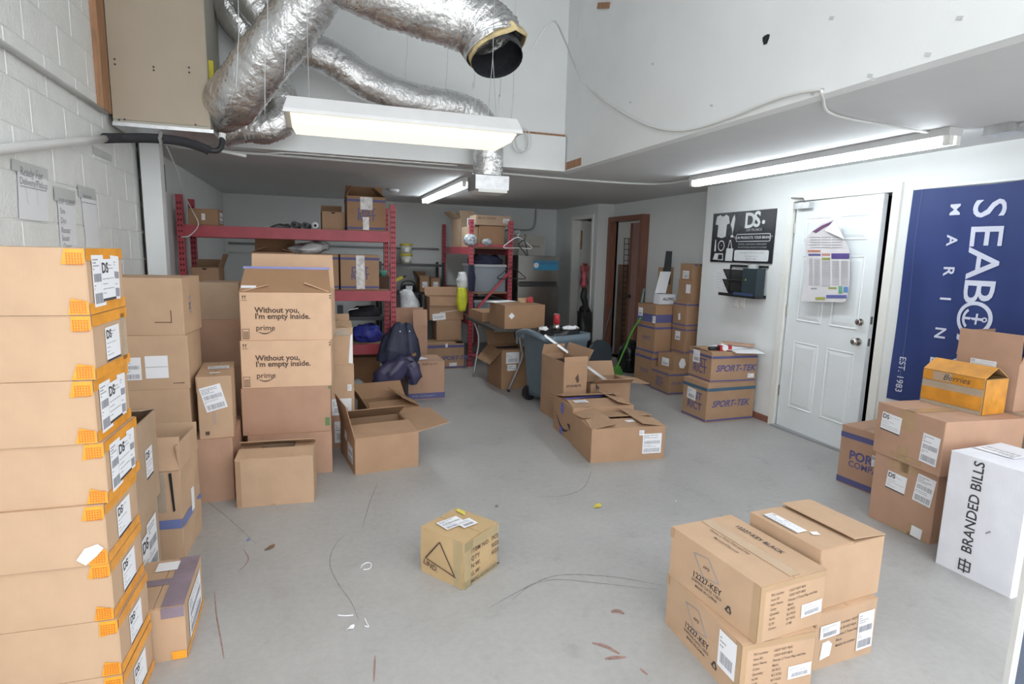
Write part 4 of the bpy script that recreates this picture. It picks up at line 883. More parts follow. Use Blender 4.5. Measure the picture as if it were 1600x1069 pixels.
# wheeled bin
t = thing('wheeled_bin', 'blue-grey wheeled bin overfilled with black bag and rubbish', 'bin', (2.38, 5.50, 0), R(20))
BIN = mat('bin_plastic', (.13, .175, .21), rough=.42, var=.08)
def rrect(w_, d_, z, r_=.06, n=4, cx=0.0, cy=0.0):
    pts = []
    for qx, qy, a0 in ((1, -1, -90), (1, 1, 0), (-1, 1, 90), (-1, -1, 180)):
        for i in range(n + 1):
            a = R(a0 + 90 * i / n); pts.append((cx + qx * (w_ / 2 - r_) + r_ * math.cos(a), cy + qy * (d_ / 2 - r_) + r_ * math.sin(a), z))
    return pts
MB().rings([rrect(.44, .40, .06), rrect(.46, .42, .12), rrect(.54, .46, .64), rrect(.58, .50, .66), rrect(.58, .50, .73), rrect(.54, .46, .73), rrect(.50, .42, .55)], True, True).build('body', BIN, t, True)
MB().tube(smooth_path([(-.28, -.18, .68), (-.36, -.18, .72), (-.38, 0, .76), (-.36, .18, .72), (-.28, .18, .68)], 6), .03, 10).build('handle', BIN, t, True)
for y in (-.17, .17):
    wv = MB().cyl((-.20, y - .025, .08), (-.20, y + .025, .08), .08, 18).build('wheel', BLACK, t)
loft(interp([(0, 0, .60, .24, .19), (0, 0, .70, .265, .215), (0.02, 0, .76, .25, .20), (.02, 0, .775, .10, .1)], 10), 32, .05, 9, 30).build('bin_liner', mat('black_bag', (.012, .012, .014), rough=.25, var=.3, bump=.8, bscale=20), t, True)
o = thing('drink_can', 'red and silver drink can standing on the rubbish in the wheeled bin', 'can', (2.33, 5.38, .772))
MB().rings([[(r * math.cos(a), r * math.sin(a), z) for a in [i * math.pi / 10 for i in range(20)]] for r, z in ((.024, 0), (.032, .012), (.032, .06))], True, True).build('base', CHROME, o, True)
MB().rings([[(r * math.cos(a), r * math.sin(a), z) for a in [i * math.pi / 10 for i in range(20)]] for r, z in ((.0322, .055), (.0322, .148), (.027, .158))], True, True).build('label', MATS['red_plastic'], o, True)
MB().rings([[(r * math.cos(a), r * math.sin(a), z) for a in [i * math.pi / 10 for i in range(20)]] for r, z in ((.0272, .158), (.0265, .164))], True, True).build('rim', CHROME, o, True)
o = loft(interp([(2.50, 5.42, .770, .08, .03), (2.51, 5.42, .785, .09, .03), (2.51, 5.42, .797, .04, .02)], 6), 18, .15, 4, 31).build('crumpled_paper', PAPER, None, True); tag(o, 'crumpled white paper in the wheeled bin right of the can', 'paper')
o = loft(interp([(2.20, 5.40, .770, .05, .03), (2.20, 5.40, .785, .05, .03), (2.20, 5.40, .795, .03, .02)], 6), 18, .15, 4, 32).build('crumpled_paper', PAPER, None, True); tag(o, 'crumpled white paper in the wheeled bin left of the can', 'paper')
o = MB().obox((2.42, 5.02, .52), (.29, -.18, -.225), (.007, .010, .0), (.005, -.002, .009)).build('metal_pole', mat('white_metal', (.72, .73, .74), rough=.3, metal=.4)); tag(o, 'silver pole leaning from the wheeled bin into the black-lined box', 'pole')

# ------------------------------------------------------------------ the white six-panel door in the right wall
d1 = bpy.data.objects.new('door_1', None); col.objects.link(d1); struct(d1)
cs = 0.022
for nm, a, b_ in (('casing', (XR - cs, DY1 - .01, 0), (XR, DY1 + .055, DZ + .06)), ('casing', (XR - cs, DY0 - .055, 0), (XR, DY0 + .01, DZ + .06)), ('casing', (XR - cs, DY0 + .01, DZ - .005), (XR, DY1 - .01, DZ + .06))):
    MB().box(a, b_).build(nm, TRIMP, d1)
MB().box((XR + .06, DY1 - .02, 0), (XR + .22, DY1, DZ)).build('jamb', TRIMP, d1); MB().box((XR + .06, DY0, 0), (XR + .22, DY0 + .01, DZ)).build('jamb', TRIMP, d1)
DW, DH = 0.862, 2.02
HG = Vector((XR + .012, DY1 - .018, .016))
a = R(2.6)   # slightly ajar into the room
du = Vector((-math.sin(a), -math.cos(a), 0)); dn = Vector((-math.cos(a), math.sin(a), 0)); dz = Vector((0, 0, 1))
def DP(u, v, n=0.0): return HG + du * u + dz * v + dn * n
leaf = MB().prism([DP(0, 0), DP(DW, 0), DP(DW, DH), DP(0, DH)], -dn, .042).build('door_leaf', DOORP, d1)
for u0, u1 in ((.12, .40), (.485, .765)):
    for v0, v1 in ((.20, .80), (.98, 1.56), (1.68, 1.88)):
        g = .030
        MB().rings([[DP(u0, v0, .0005), DP(u1, v0, .0005), DP(u1, v1, .0005), DP(u0, v1, .0005)], [DP(u0+.008, v0+.008, .006), DP(u1-.008, v0+.008, .006), DP(u1-.008, v1-.008, .006), DP(u0+.008, v1-.008, .006)],
                    [DP(u0+.018, v0+.018, .0008), DP(u1-.018, v0+.018, .0008), DP(u1-.018, v1-.018, .0008), DP(u0+.018, v1-.018, .0008)], [DP(u0+g+.015, v0+g+.015, .006), DP(u1-g-.015, v0+g+.015, .006), DP(u1-g-.015, v1-g-.015, .006), DP(u0+g+.015, v1-g-.015, .006)]], False, True).build('door_panel', DOORP, leaf)
def knob(u, v, r, out, nm):
    p = DP(u, v); MB().tube([p, p + dn * .012], r * 1.15, 18).build(nm + '_rose', CHROME, d1)
    MB().tube([p + dn * .012, p + dn * .03, p + dn * (.03 + out * .3), p + dn * (.03 + out * .8), p + dn * (.03 + out)], [r * .45, r * .45, r, r, r * .6], 18).build(nm, CHROME, d1, True)
knob(.79, .895, .027, .035, 'door_knob'); knob(.79, 1.05, .024, .008, 'deadbolt')
for v in (.28, 1.02, 1.75):
    MB().tube([DP(-.004, v, .006), DP(-.004, v + .09, .006)], .008, 10).build('hinge', CHROME, d1)
MB().prism([DP(.02, 1.955, .003), DP(.19, 1.955, .003), DP(.19, 2.005, .003), DP(.02, 2.005, .003)], dn, .05).build('door_closer', GALV, d1)
MB().tube([DP(.12, 2.01, .035), DP(.19, 2.03, .12), DP(-.02, 2.055, .05)], .008, 6).build('closer_arm', GALV, d1)
for v in (.87, 1.04): MB().prism([DP(DW - .001, v, -.03), DP(DW - .001, v, -.008), DP(DW - .001, v + .06, -.008), DP(DW - .001, v + .06, -.03)], du, .002).build('strike_plate', CHROME, d1)

# --- labour-law style poster curling off the door
pr = thing('wall_poster', 'curled information poster with a folded white corner hanging on the white door', 'poster')
rows = [(343, 1303, 1305.5), (350, 1283, 1308), (362, 1268, 1314), (375, 1257, 1319.5), (390, 1259, 1327), (411, 1260, 1328), (430, 1259.5, 1327.5), (448, 1256, 1327), (464, 1252, 1324), (471, 1251, 1318)]
def poff(py): return 3.985 - .035 * max(0, (400 - py) / 57) ** 1.3 - .012 * max(0, (py - 440) / 30)
def PO(px, py, k=0.0): return onx(px, py, poff(py) - k)
b_ = MB(); n = 8; vs = []
for py, a0, a1 in rows:
    for i in range(n + 1): vs.append(PO(a0 + (a1 - a0) * i / n, py + (i / n) * (1.5 if py > 460 else 0)))
m_ = len(vs); vs2 = [v + Vector((.0015, 0, 0)) for v in vs]; fs = []
for j in range(len(rows) - 1):
    for i in range(n):
        q = (j * (n + 1) + i, j * (n + 1) + i + 1, (j + 1) * (n + 1) + i + 1, (j + 1) * (n + 1) + i); fs.append(q); fs.append(tuple(k + m_ for k in q[::-1]))
b_.add(vs + vs2, fs); b_.build('sheet', mat('poster_paper', (.66, .64, .66), rough=.5), pr)
def pband(nm, x0, x1, y0, y1, c): MB().prism([PO(x0, y1, .003), PO(x1, y1, .003), PO(x1, y0, .003), PO(x0, y0, .003)], (-1, 0, 0), .0004).build(nm, mat('poster_' + nm, c, rough=.5), pr)
pband('purple_heading', 1299, 1327, 396, 404.5, (.10, .07, .25)); pband('orange_heading', 1262, 1282, 391, 394, (.50, .20, .12)); pband('blue_heading', 1263, 1282, 396.5, 400, (.12, .11, .28)); pband('rose_heading', 1284, 1297, 396, 400, (.55, .28, .24)); pband('olive_heading', 1284, 1297, 402.5, 406.5, (.32, .33, .10))
pband('green_heading', 1294, 1307, 449, 451.5, (.30, .36, .08)); pband('green_figure', 1310, 1316, 447, 459, (.15, .38, .25)); pband('blue_figure', 1318, 1325, 448, 457, (.12, .25, .50)); pband('blue_footer', 1291, 1323, 461, 466, (.13, .14, .38)); pband('olive_footer', 1274, 1289, 464.5, 468.5, (.36, .38, .08)); pband('grey_heading', 1267, 1276, 450, 452, (.3, .3, .35))
MB().prism([PO(1269, 362, .003), PO(1285, 352, .003), PO(1303, 345, .003), PO(1300, 350, .003), PO(1287, 356, .003), PO(1275, 364, .003)], (-1, 0, 0), .0004).build('purple_margin', mat('poster_purple_margin', (.16, .07, .16)), pr)
q = MB()
for x0, x1 in ((1264, 1270), (1272, 1281), (1284, 1297), (1300, 1311), (1314, 1325)):
    y = 408 if x0 > 1280 else 404
    while y < 447:
        if (x0 < 1290 or y < 446): q.prism([PO(x0, y + .9, .003), PO(x1, y + .9, .003), PO(x1, y, .003), PO(x0, y, .003)], (-1, 0, 0), .0003)
        y += 2.4
for y in (370, 374, 378, 382, 386):
    for x0, x1 in ((1266, 1282), (1284, 1298), (1300, 1316)): q.prism([PO(x0, y + 1, .003), PO(x1, y + 1, .003), PO(x1, y, .003), PO(x0, y, .003)], (-1, 0, 0), .0003)
o = q.build('fine_print', mat('poster_print', (.42, .41, .44), rough=.6), pr); o['kind'] = 'stuff'
MB().prism([PO(1304.4, 343, .006), PO(1319, 374, .012), PO(1311, 370, .03), PO(1289, 360, .02)][::-1], (-1, 0, 0), .001).build('folded_corner', PAPER, pr)

# --- black promo sign on the right wall
sg = thing('wall_sign', 'black promotional sign with white product icons on the right wall', 'sign')
SY_L, SY_R, SZ0, SZ1 = 5.255, 4.365, 1.490, 1.995
SGB = mat('sign_black', (.018, .02, .026), rough=.25, var=.1); SGW = mat('sign_white', (.68, .70, .72), rough=.4); SGG = mat('sign_grey', (.35, .36, .38), rough=.4)
MB().box((XR - .012, SY_R, SZ0), (XR - .001, SY_L, SZ1)).build('board', SGB, sg)
def SP(u, v, k=.0135): return Vector((XR - k, SY_L + (SY_R - SY_L) * u, SZ0 + (SZ1 - SZ0) * v))
def icon(nm, pts, m=SGW, k=.0135): MB().prism([SP(u, v, k) for u, v in pts], (-1, 0, 0), .0005).build(nm, m, sg)
icon('shirt_icon', [(.07, .93), (.13, .96), (.16, .93), (.20, .93), (.23, .96), (.28, .92), (.30, .78), (.255, .76), (.25, .52), (.18, .49), (.10, .52), (.105, .76), (.055, .77)][::-1])
icon('feather_flag_icon', [(.375, .95), (.39, .86), (.375, .66), (.36, .56), (.35, .66), (.32, .75), (.345, .88)]); icon('flag_base_icon', [(.33, .52), (.36, .56), (.385, .52), (.38, .50), (.34, .50)])
icon('pen_icon', [(.065, .22), (.095, .22), (.085, .46), (.07, .46)])
def circ(cu, cv, ru, rv, n=18, a0=0): return [(cu + ru * math.cos(2 * math.pi * i / n + a0), cv + rv * math.sin(2 * math.pi * i / n + a0)) for i in range(n)][::-1]
icon('clock_icon', circ(.185, .335, .058, .11)); icon('clock_face', circ(.185, .335, .046, .088), SGB, .0142); icon('clock_hand', [(.18, .33), (.19, .36), (.195, .34)], SGW, .0148)
icon('bag_icon', [(.27, .03), (.39, .03), (.395, .28), (.28, .28)]); icon('bag_handle', [(.30, .28), (.325, .45), (.345, .45), (.375, .28), (.365, .28), (.34, .42), (.33, .42), (.31, .28)])
icon('calendar_icon', [(.05, .05), (.235, .04), (.225, .18), (.08, .18)]); icon('calendar_grid', [(.14, .06), (.22, .06), (.215, .155), (.145, .155)], SGB, .0142)
text_on(sg, 'logo_letter', 'D', .20, SP(.545, .80), (0, -1, 0), (0, 0, 1), SGW, .03); text_on(sg, 'logo_letter', 'S', .20, SP(.685, .815), (0, -1, 0), (0, 0, 1), SGW, .03); icon('logo_dot', circ(.835, .77, .022, .038))
text_on(sg, 'sign_text', 'DSP PROMOS', .036, SP(.58, .63), (0, -1, 0), (0, 0, 1), SGG, .01)
def rr(u0, v0, u1, v1, ru, rv):
    pts = []
    for cu, cv, a0 in ((u1 - ru, v0 + rv, -90), (u1 - ru, v1 - rv, 0), (u0 + ru, v1 - rv, 90), (u0 + ru, v0 + rv, 180)):
        for i in range(5): pts.append((cu + ru * math.cos(R(a0 + 22.5 * i)), cv + rv * math.sin(R(a0 + 22.5 * i))))
    return pts[::-1]
icon('slogan_border', rr(.43, .41, .955, .56, .02, .035)); icon('slogan_field', rr(.436, .422, .949, .548, .018, .03), SGB, .0142)
text_on(sg, 'sign_text', '"OUR PRODUCTS. YOUR BRAND."', .034, SP(.69, .485, .0148), (0, -1, 0), (0, 0, 1), SGW, .01, align='CENTER')
text_on(sg, 'sign_text', 'APPAREL, HEADWEAR, EMBROIDERY', .024, SP(.69, .36), (0, -1, 0), (0, 0, 1), SGG, 0, align='CENTER'); text_on(sg, 'sign_text', 'PROMOTIONAL PRODUCTS & MORE', .024, SP(.69, .30), (0, -1, 0), (0, 0, 1), SGG, 0, align='CENTER')
icon('contact_field', rr(.42, .04, .95, .25, .02, .035)); text_on(sg, 'sign_text', 'SALES@DSPPROMOS.COM', .028, SP(.69, .195, .0145), (0, -1, 0), (0, 0, 1), GREYINK, 0, align='CENTER'); text_on(sg, 'sign_text', 'www.dsppromos.com', .022, SP(.69, .135, .0145), (0, -1, 0), (0, 0, 1), GREYINK, 0, align='CENTER'); text_on(sg, 'sign_text', '786 . 431 . 2882', .022, SP(.69, .08, .0145), (0, -1, 0), (0, 0, 1), GREYINK, 0, align='CENTER')
# --- wall file, pinned papers, switches
wf = thing('wall_file', 'black mesh wall file holder with dark contents under the promo sign', 'file holder')
WM = mat('black_mesh', (.035, .038, .04), rough=.5, alpha=.72)
fy0, fy1, fz0, fz1 = 4.40, 4.92, 1.16, 1.47
for a_, b2 in (((XR - .02, fy0, fz0), (XR - .008, fy1, fz0 + .03)), ((XR - .02, fy0, fz1 - .02), (XR - .008, fy1, fz1)), ((XR - .02, fy1 - .012, fz0), (XR - .008, fy1, fz1)), ((XR - .13, fy0, fz0), (XR - .02, fy1, fz0 + .015)), ((XR - .14, fy0, fz0), (XR - .128, fy1, fz0 + .03))): MB().box(a_, b2).build('frame', BLACKM, wf)
for zz in (.10, .20):
    MB().prism([(XR - .02, fy0 + .22, fz0 + zz - .07), (XR - .02, fy1, fz0 + zz - .07), (XR - .10, fy1, fz0 + zz + .06), (XR - .10, fy0 + .22, fz0 + zz + .06)], (-1, 0, .5), .002).build('mesh_pocket', WM, wf)
    MB().tube([(XR - .02, fy1, fz0 + zz - .07), (XR - .10, fy1, fz0 + zz + .06), (XR - .10, fy0 + .22, fz0 + zz + .06)], .005, 6).build('pocket_rim', BLACKM, wf)
MB().box((XR - .13, fy0 + .01, fz0 + .016), (XR - .03, fy0 + .20, fz1 - .03)).build('folder', mat('dark_teal_folder', (.02, .035, .045), rough=.5), wf)
MB().box((XR - .125, fy0 + .03, fz0 + .02), (XR - .122 - .02, fy0 + .30, fz0 + .045)).build('blue_tray', mat('blue_tray', (.04, .07, .16), rough=.4), wf)
MB().tube([(XR - .08, fy0 + .12, fz1 - .03), (XR - .08, fy0 + .12, fz1 + .01)], .05, 14).build('tape_roll', mat('grey_roll', (.40, .42, .42), rough=.4), wf)
MB().box((XR - .132, fy0 + .145, fz0 + .165), (XR - .1305, fy0 + .158, fz0 + .18)).build('yellow_dot', YEL, wf)
for y0, y1, z0, z1_, lab in ((4.86, 5.06, 1.20, 1.455, 'printed white sheet pinned to the wall left of the file holder'), (5.02, 5.17, 1.18, 1.42, 'second white sheet pinned furthest left below the promo sign')):
    t = thing('paper_sheet', lab, 'paper'); MB().box((XR - (.005 if y0 < 5 else .0025), y0, z0), (XR - (.0035 if y0 < 5 else .001), y1, z1_)).build('sheet', PAPER, t)
    q = MB(); 
    for k in range(6): q.box((XR - (.0057 if y0 < 5 else .0032), y0 + .03, z0 + .04 + k * .03), (XR - (.0051 if y0 < 5 else .0026), y1 - .03, z0 + .044 + k * .03))
    q.box((XR - (.0057 if y0 < 5 else .0032), y0 + .03, z0 + .10), (XR - (.0051 if y0 < 5 else .0026), y0 + .05, z0 + .125)); q.build('printing', mat('light_print', (.55, .56, .58)), t)
for y, lab in ((4.815, 'left of two white light switches under the wall file'), (4.725, 'right of two white light switches under the wall file')):
    t = thing('light_switch', lab, 'switch', (XR, y, 1.10), 0, 'light switches'); MB().box((-.008, -.036, -.058), (-.0005, .036, .058)).build('cover_plate', TRIMP, t); MB().box((-.012, -.015, -.03), (-.008, .015, .03)).build('rocker', PAPER, t); MB().box((-.0085, -.037, -.0595), (-.0007, .037, -.0575)).build('lower_edge', GREYINK, t)

# ------------------------------------------------------------------ navy banner hung sideways
bn = thing('banner', 'large navy blue banner with white sideways lettering on the right wall', 'banner')
BYL, BYR, BZ0, BZ1 = 3.06, 2.14, .535, 2.04
def bx(y, z):
    s_ = (BYL - y); t_ = (BZ1 - z)
    return XR - .034 - .010 * math.sin(s_ * 9 + t_ * 2.2) * min(1, t_ * 2 + .2) - .007 * math.sin(s_ * 21 - t_ * 3) - .006 * math.sin(t_ * 5 + s_ * 3)
nv, nu = 36, 26; vs = []; fs = []
for k in (0, 1):
    for j in range(nv + 1):
        for i in range(nu + 1):
            z = BZ0 + (BZ1 - BZ0) * j / nv; y = BYL + (BYR - BYL) * i / nu; vs.append((bx(y, z) + k * .002, y, z - .012 * math.sin(math.pi * i / nu) * (j / nv)))
N = (nv + 1) * (nu + 1)
for j in range(nv):
    for i in range(nu):
        q = (j * (nu + 1) + i, j * (nu + 1) + i + 1, (j + 1) * (nu + 1) + i + 1, (j + 1) * (nu + 1) + i); fs.append(q); fs.append(tuple(N + k for k in q[::-1]))
MB().add(vs, fs).build('cloth', mat('navy_flag_cloth', (.022, .042, .165), rough=.6, var=.07, scale=4), bn, True)
FLW = mat('flag_white', (.62, .65, .78), rough=.6, var=.02)
def flag_mesh(me, name, m):
    for v in me.vertices: v.co.x = bx(v.co.y, v.co.z) - .004
    return link(name, me, m, bn)
def flag_text(s, size, y, z, bold=.01, spacing=1.0, sx=1.0):
    """reads downward; letter tops towards -y; (y,z) = start of the text on its centre line"""
    me = text_mesh(s, size, bold, 0, spacing).copy()
    for v in me.vertices:
        u, w_ = v.co.x * sx, v.co.y; v.co = Vector((0, y - w_, z - u))
    flag_mesh(me, 'flag_letter', FLW)
zz = 1.945
for ch, adv, sx in (('S', .155, 1.05), ('E', .15, 1.15), ('A', .19, 1.15), ('B', .165, 1.15)):
    flag_text(ch, .265, 2.555, zz, .006, 1, sx); zz -= adv
# O with an anchor
def flag_poly(pts, nm):
    b2 = MB(); k = len(pts); b2.add([(0, y, z) for y, z in pts], [tuple(range(k))]); flag_mesh(b2.mesh(nm), nm, FLW)
def flag_ring(cy, cz, r0, r1, nm, a0=0, a1=360, n=30):
    vs = []; fs = []
    for i in range(n + 1):
        an = R(a0 + (a1 - a0) * i / n)
        vs += [(0, cy + r0 * math.cos(an), cz + r0 * math.sin(an)), (0, cy + r1 * math.cos(an), cz + r1 * math.sin(an))]
    for i in range(n): fs.append((2 * i, 2 * i + 1, 2 * i + 3, 2 * i + 2))
    b2 = MB().add(vs, fs); flag_mesh(b2.mesh(nm), nm, FLW)
oc = (2.545, 1.185)
flag_ring(*oc, .088, .112, 'flag_letter'); flag_poly([(oc[0] - .06, oc[1] - .008), (oc[0] + .06, oc[1] - .008), (oc[0] + .06, oc[1] + .008), (oc[0] - .06, oc[1] + .008)], 'anchor_shank')
flag_poly([(oc[0] - .026, oc[1] - .035), (oc[0] - .014, oc[1] - .035), (oc[0] - .014, oc[1] + .035), (oc[0] - .026, oc[1] + .035)], 'anchor_stock'); flag_ring(oc[0] - .066, oc[1], .008, .016, 'anchor_ring'); flag_ring(oc[0] + .0, oc[1], .056, .074, 'anchor_arms', -55, 55, 14)
for ch, z in (('A', 1.075), ('R', .90), ('D', .74)): flag_text(ch, .265, 2.555, z, .006, 1, 1.15)
for i, ch in enumerate('MARINE'): flag_text(ch, .095, 2.755, 1.925 - i * .205, .02, 1, 1.1)
flag_text('EST. 1983', .062, 2.985, .86, .012, 1.05)
b2 = MB(); 
for i in range(30):
    z0, z1_ = BZ1 - .01 - i * .045, BZ1 - .01 - (i + 1) * .045; y0 = 2.985; b2.add([(0, y0 - .0015, z0), (0, y0 + .0015, z0), (0, y0 + .0015, z1_), (0, y0 - .0015, z1_)], [(0, 1, 2, 3)])
flag_mesh(b2.mesh('hem_seam'), 'hem_seam', mat('seam_thread', (.12, .15, .30)))
for y, z in ((BYL - .01, BZ1 + .004), (BYR + .2, BZ1 + .004)): MB().cyl((XR - .04, y, z), (XR - .001, y, z), .008, 10).build('grommet', CHROME, bn)
MB().box((XR - .045, BYR - .2, BZ1 - .004), (XR - .035, BYL - .01, BZ1 + .012)).build('white_edge', PAPER, bn)

# ------------------------------------------------------------------ light fittings
GLOWC = mat('cool_tube', (.90, .97, 1.0), emit=14.0); GLOWW = mat('warm_diffuser', (1.0, .91, .68), emit=0.8); ENAM = mat('white_enamel', (.60, .60, .60), rough=.35)
fx = thing('pendant_light', 'wide white fluorescent fixture hanging on wires under the ducts', 'light')
X0, X1, Y0, Y1, Z0 = -.115, 1.115, 3.14, 3.54, 2.17
MB().rings([[(X0, Y0, Z0 + .012), (X1, Y0, Z0 + .012), (X1, Y1, Z0 + .012), (X0, Y1, Z0 + .012)], [(X0, Y0, Z0 + .03), (X1, Y0, Z0 + .03), (X1, Y1, Z0 + .03), (X0, Y1, Z0 + .03)],
            [(X0 + .02, Y0 + .04, Z0 + .095), (X1 - .02, Y0 + .04, Z0 + .095), (X1 - .02, Y1 - .04, Z0 + .095), (X0 + .02, Y1 - .04, Z0 + .095)]]).build('housing', ENAM, fx)
MB().rings([[(X0 + .05, Y0 + .05, Z0 - .03), (X1 - .05, Y0 + .05, Z0 - .03), (X1 - .05, Y1 - .05, Z0 - .03), (X0 + .05, Y1 - .05, Z0 - .03)], [(X0 + .03, Y0 + .012, Z0 + .010), (X1 - .03, Y0 + .012, Z0 + .010), (X1 - .03, Y1 - .012, Z0 + .010), (X0 + .03, Y1 - .012, Z0 + .010)]]).build('diffuser', GLOWW, fx)
for x in (X0 + .12, X1 - .12):
    for y in (Y0 + .10, Y1 - .10): MB().tube([(x, y, Z0 + .09), (x, (Y0 + Y1) / 2, 2.62), (x + .02, (Y0 + Y1) / 2, 4.25)], .0018, 5).build('suspension_wire', GALV, fx)
def strip_light(label, x, y0, y1):
    t = thing('strip_light', label, 'light', group='ceiling tube lights')
    MB().box((x - .055, y0, ZC - .045), (x + .055, y1, ZC - .001)).build('housing', ENAM, t)
    for k in (-.028, .028):
        MB().tube([(x + k, y0 + .04, ZC - .072), (x + k, y1 - .04, ZC - .072)], .019, 12).build('tube', GLOWC, t, True)
        for y in (y0 + .02, y1 - .02): MB().box((x + k - .016, y - .02, ZC - .095), (x + k + .016, y + .02, ZC - .045)).build('lamp_holder', TRIMP, t)
strip_light('long fluorescent tube light on the low ceiling in front of the white door', 3.42, 2.40, 4.78)
strip_light('fluorescent tube light on the low ceiling above the rear racks', 1.52, 5.93, 8.30)
t = thing('smoke_detector', 'round white smoke detector on the rear ceiling', 'detector', (.98, 7.55, ZC))
MB().rings([[(r * math.cos(a_), r * math.sin(a_), z) for a_ in [i * math.pi / 10 for i in range(20)]] for r, z in ((.075, -.001), (.075, -.02), (.05, -.045), (.02, -.05))]).build('base', ENAM, t, True); MB().box((-.03, -.065, -.04), (.03, -.055, -.015)).build('vent', GREYINK, t)
# conduits and junction boxes
def conduit(name, pts, r, m, label, cat='pipe', per=8, smooth=True, n=8):
    o = MB().tube(smooth_path(pts, per) if smooth else pts, r, n).build(name, m, None, True); tag(o, label, cat); return o
zc = ZC - .016
conduit('conduit', [(-1.0, 5.20, zc), (1.4, 5.32, zc), (2.4, 5.42, zc), (3.2, 5.40, zc), (3.42, 5.22, zc), (3.42, 4.80, zc - .008)], .011, PVC, 'white conduit crossing the low ceiling to the tube light', per=6)
t = thing('junction_box', 'grey metal junction box on the ceiling at the near end of the tube light', 'electrical box', (3.58, 2.28, ZC)); MB().box((-.05, -.10, -.045), (.05, .05, -.001)).build('box', GALV, t); MB().box((-.055, -.105, -.05), (.055, .055, -.045)).build('cover', GALV, t)
conduit('conduit', [(3.58, 2.18, zc), (3.60, 1.6, zc), (3.62, .95, zc)], .013, PVC, 'short conduit running towards the front from the junction box')
conduit('conduit', [(-1.15, 9.42, 1.575), (.2, 9.42, 1.57), (1.95, 9.42, 1.565)], .016, GREYCABLE, 'dark pipe running along the back wall', per=3)
conduit('conduit', [(-1.15, 9.43, 1.44), (-.62, 9.43, 1.44), (-.52, 9.43, 1.40), (-.50, 9.43, 1.15), (-.40, 9.43, 1.05), (.1, 9.43, 1.04)], .010, WALLC, 'thin painted conduit bending down the back wall', per=4)
conduit('conduit', [(3.62, 9.42, 2.28), (3.60, 9.42, 2.02), (3.50, 9.42, 1.93), (3.15, 9.42, 1.92), (3.02, 9.42, 1.84), (3.0, 9.42, 1.6)], .014, GREYCABLE, 'bent grey conduit on the back wall above the fridge', per=4)

# ------------------------------------------------------------------ air handler, ducts, pipes
TAN = mat('tan_panel', (.40, .33, .25), rough=.55, var=.03)
struct(MB().box((XL, 4.27, 2.33), (XL + .035, 4.415, 4.25)).build('trim_7', RAWWOOD))          # raw stud on the block wall
ac = thing('air_handler', 'tan sheet-metal air handler high in the left corner', 'air handler')
AX0, AX1, AY0, AY1, AZ0, AZ1 = -1.165, -.615, 4.43, 5.02, 2.285, 4.2
MB().box((AX0, AY0, AZ0), (AX1, AY1, AZ1)).build('body', mat('liner_panel', (.46, .44, .38), rough=.6), ac)
MB().box((AX0 + .002, AY0 - .008, AZ0 + .02), (AX1 - .004, AY0, AZ1)).build('front_panel', TAN, ac)
MB().box((AX0, AY0 - .02, AZ0 - .022), (AX1 + .02, AY1, AZ0)).build('drip_pan', GALV, ac)
for x, z in ((-1.13, 2.66), (-1.13, 2.63), (-.92, 2.64), (-.92, 2.62), (-.72, 2.66), (-.72, 2.63), (-1.13, 2.30), (-.7, 2.31), (-1.1, 2.305)): MB().cyl((x, AY0 - .011, z), (x, AY0 - .008, z), .006, 8).build('screw', INK, ac)
MB().box((AX1, AY0 + .05, AZ0 + .18), (AX1 + .03, AY0 + .10, AZ0 + .45)).build('insulation', mat('yellow_insulation', (.55, .48, .06), rough=.9, var=.2), ac)
def duct(name, label, pts, r, seed, grow=0.0):
    r2 = random.Random(seed); path = smooth_path(pts, 18); n = 34
    ring = [r2.uniform(-.05, .05) for _ in path]; nz = [[r2.uniform(-.022, .022) for _ in range(n)] for _ in path]
    def fn(i, an): return (1 + (.022 if i % 2 else -.012) + ring[i] * .35 + nz[i][int(an / (2 * math.pi) * n) % n] + .018 * math.sin(5 * an + i * .4))
    o = thing(name, label, 'duct', group='silver flexible ducts')
    MB().tube(path, [r * (1 + grow * (i / len(path)) ** 2) for i in range(len(path))], n, False, fn).build('foil_sleeve', FOIL, o, True)
    return o, path
duct('flexible_duct', 'thick silver duct rising diagonally from the air handler', [(-.60, 4.70, 2.48), (-.46, 4.42, 2.50), (-.27, 4.25, 2.70), (-.08, 4.15, 2.92), (.10, 4.05, 3.17), (.32, 3.95, 3.5), (.5, 3.95, 3.9), (.5, 3.95, 4.25)], .165, 1)
lo, lpath = duct('flexible_duct', 'long silver duct sagging across the upper wall to a ceiling register', [(-.50, 4.78, 3.6), (-.34, 4.72, 3.22), (-.05, 4.70, 2.98), (.18, 4.72, 2.90), (.44, 4.74, 2.77), (.80, 4.78, 2.695), (1.12, 4.82, 2.68), (1.32, 4.86, 2.63), (1.415, 4.88, 2.48), (1.43, 4.88, 2.30), (1.43, 4.88, 2.17)], .125, 2)
MB().box((1.29, 4.76, 2.05), (1.58, 5.02, 2.165)).build('register_box', GALV, lo); MB().box((1.31, 4.74, 2.025), (1.56, 5.0, 2.05)).build('grille', TRIMP, lo)
duct('flexible_duct', 'short silver duct looping beside the air handler', [(-.60, 4.86, 2.36), (-.45, 4.82, 2.40), (-.30, 4.80, 2.40), (-.19, 4.82, 2.48), (-.20, 4.86, 2.66), (-.30, 4.90, 2.90), (-.50, 4.92, 3.2), (-.6, 4.94, 3.6)], .115, 3)
dd, dpath = duct('flexible_duct', 'open-ended silver duct with torn insulation hanging above the fixture', [(.05, 3.75, 3.5), (.22, 3.70, 3.10), (.45, 3.66, 2.99), (.72, 3.62, 2.93), (.93, 3.58, 2.88), (1.03, 3.54, 2.80), (1.06, 3.52, 2.735)], .168, 4, .12)
e = dpath[-1]; td = (dpath[-1] - dpath[-3]).normalized()
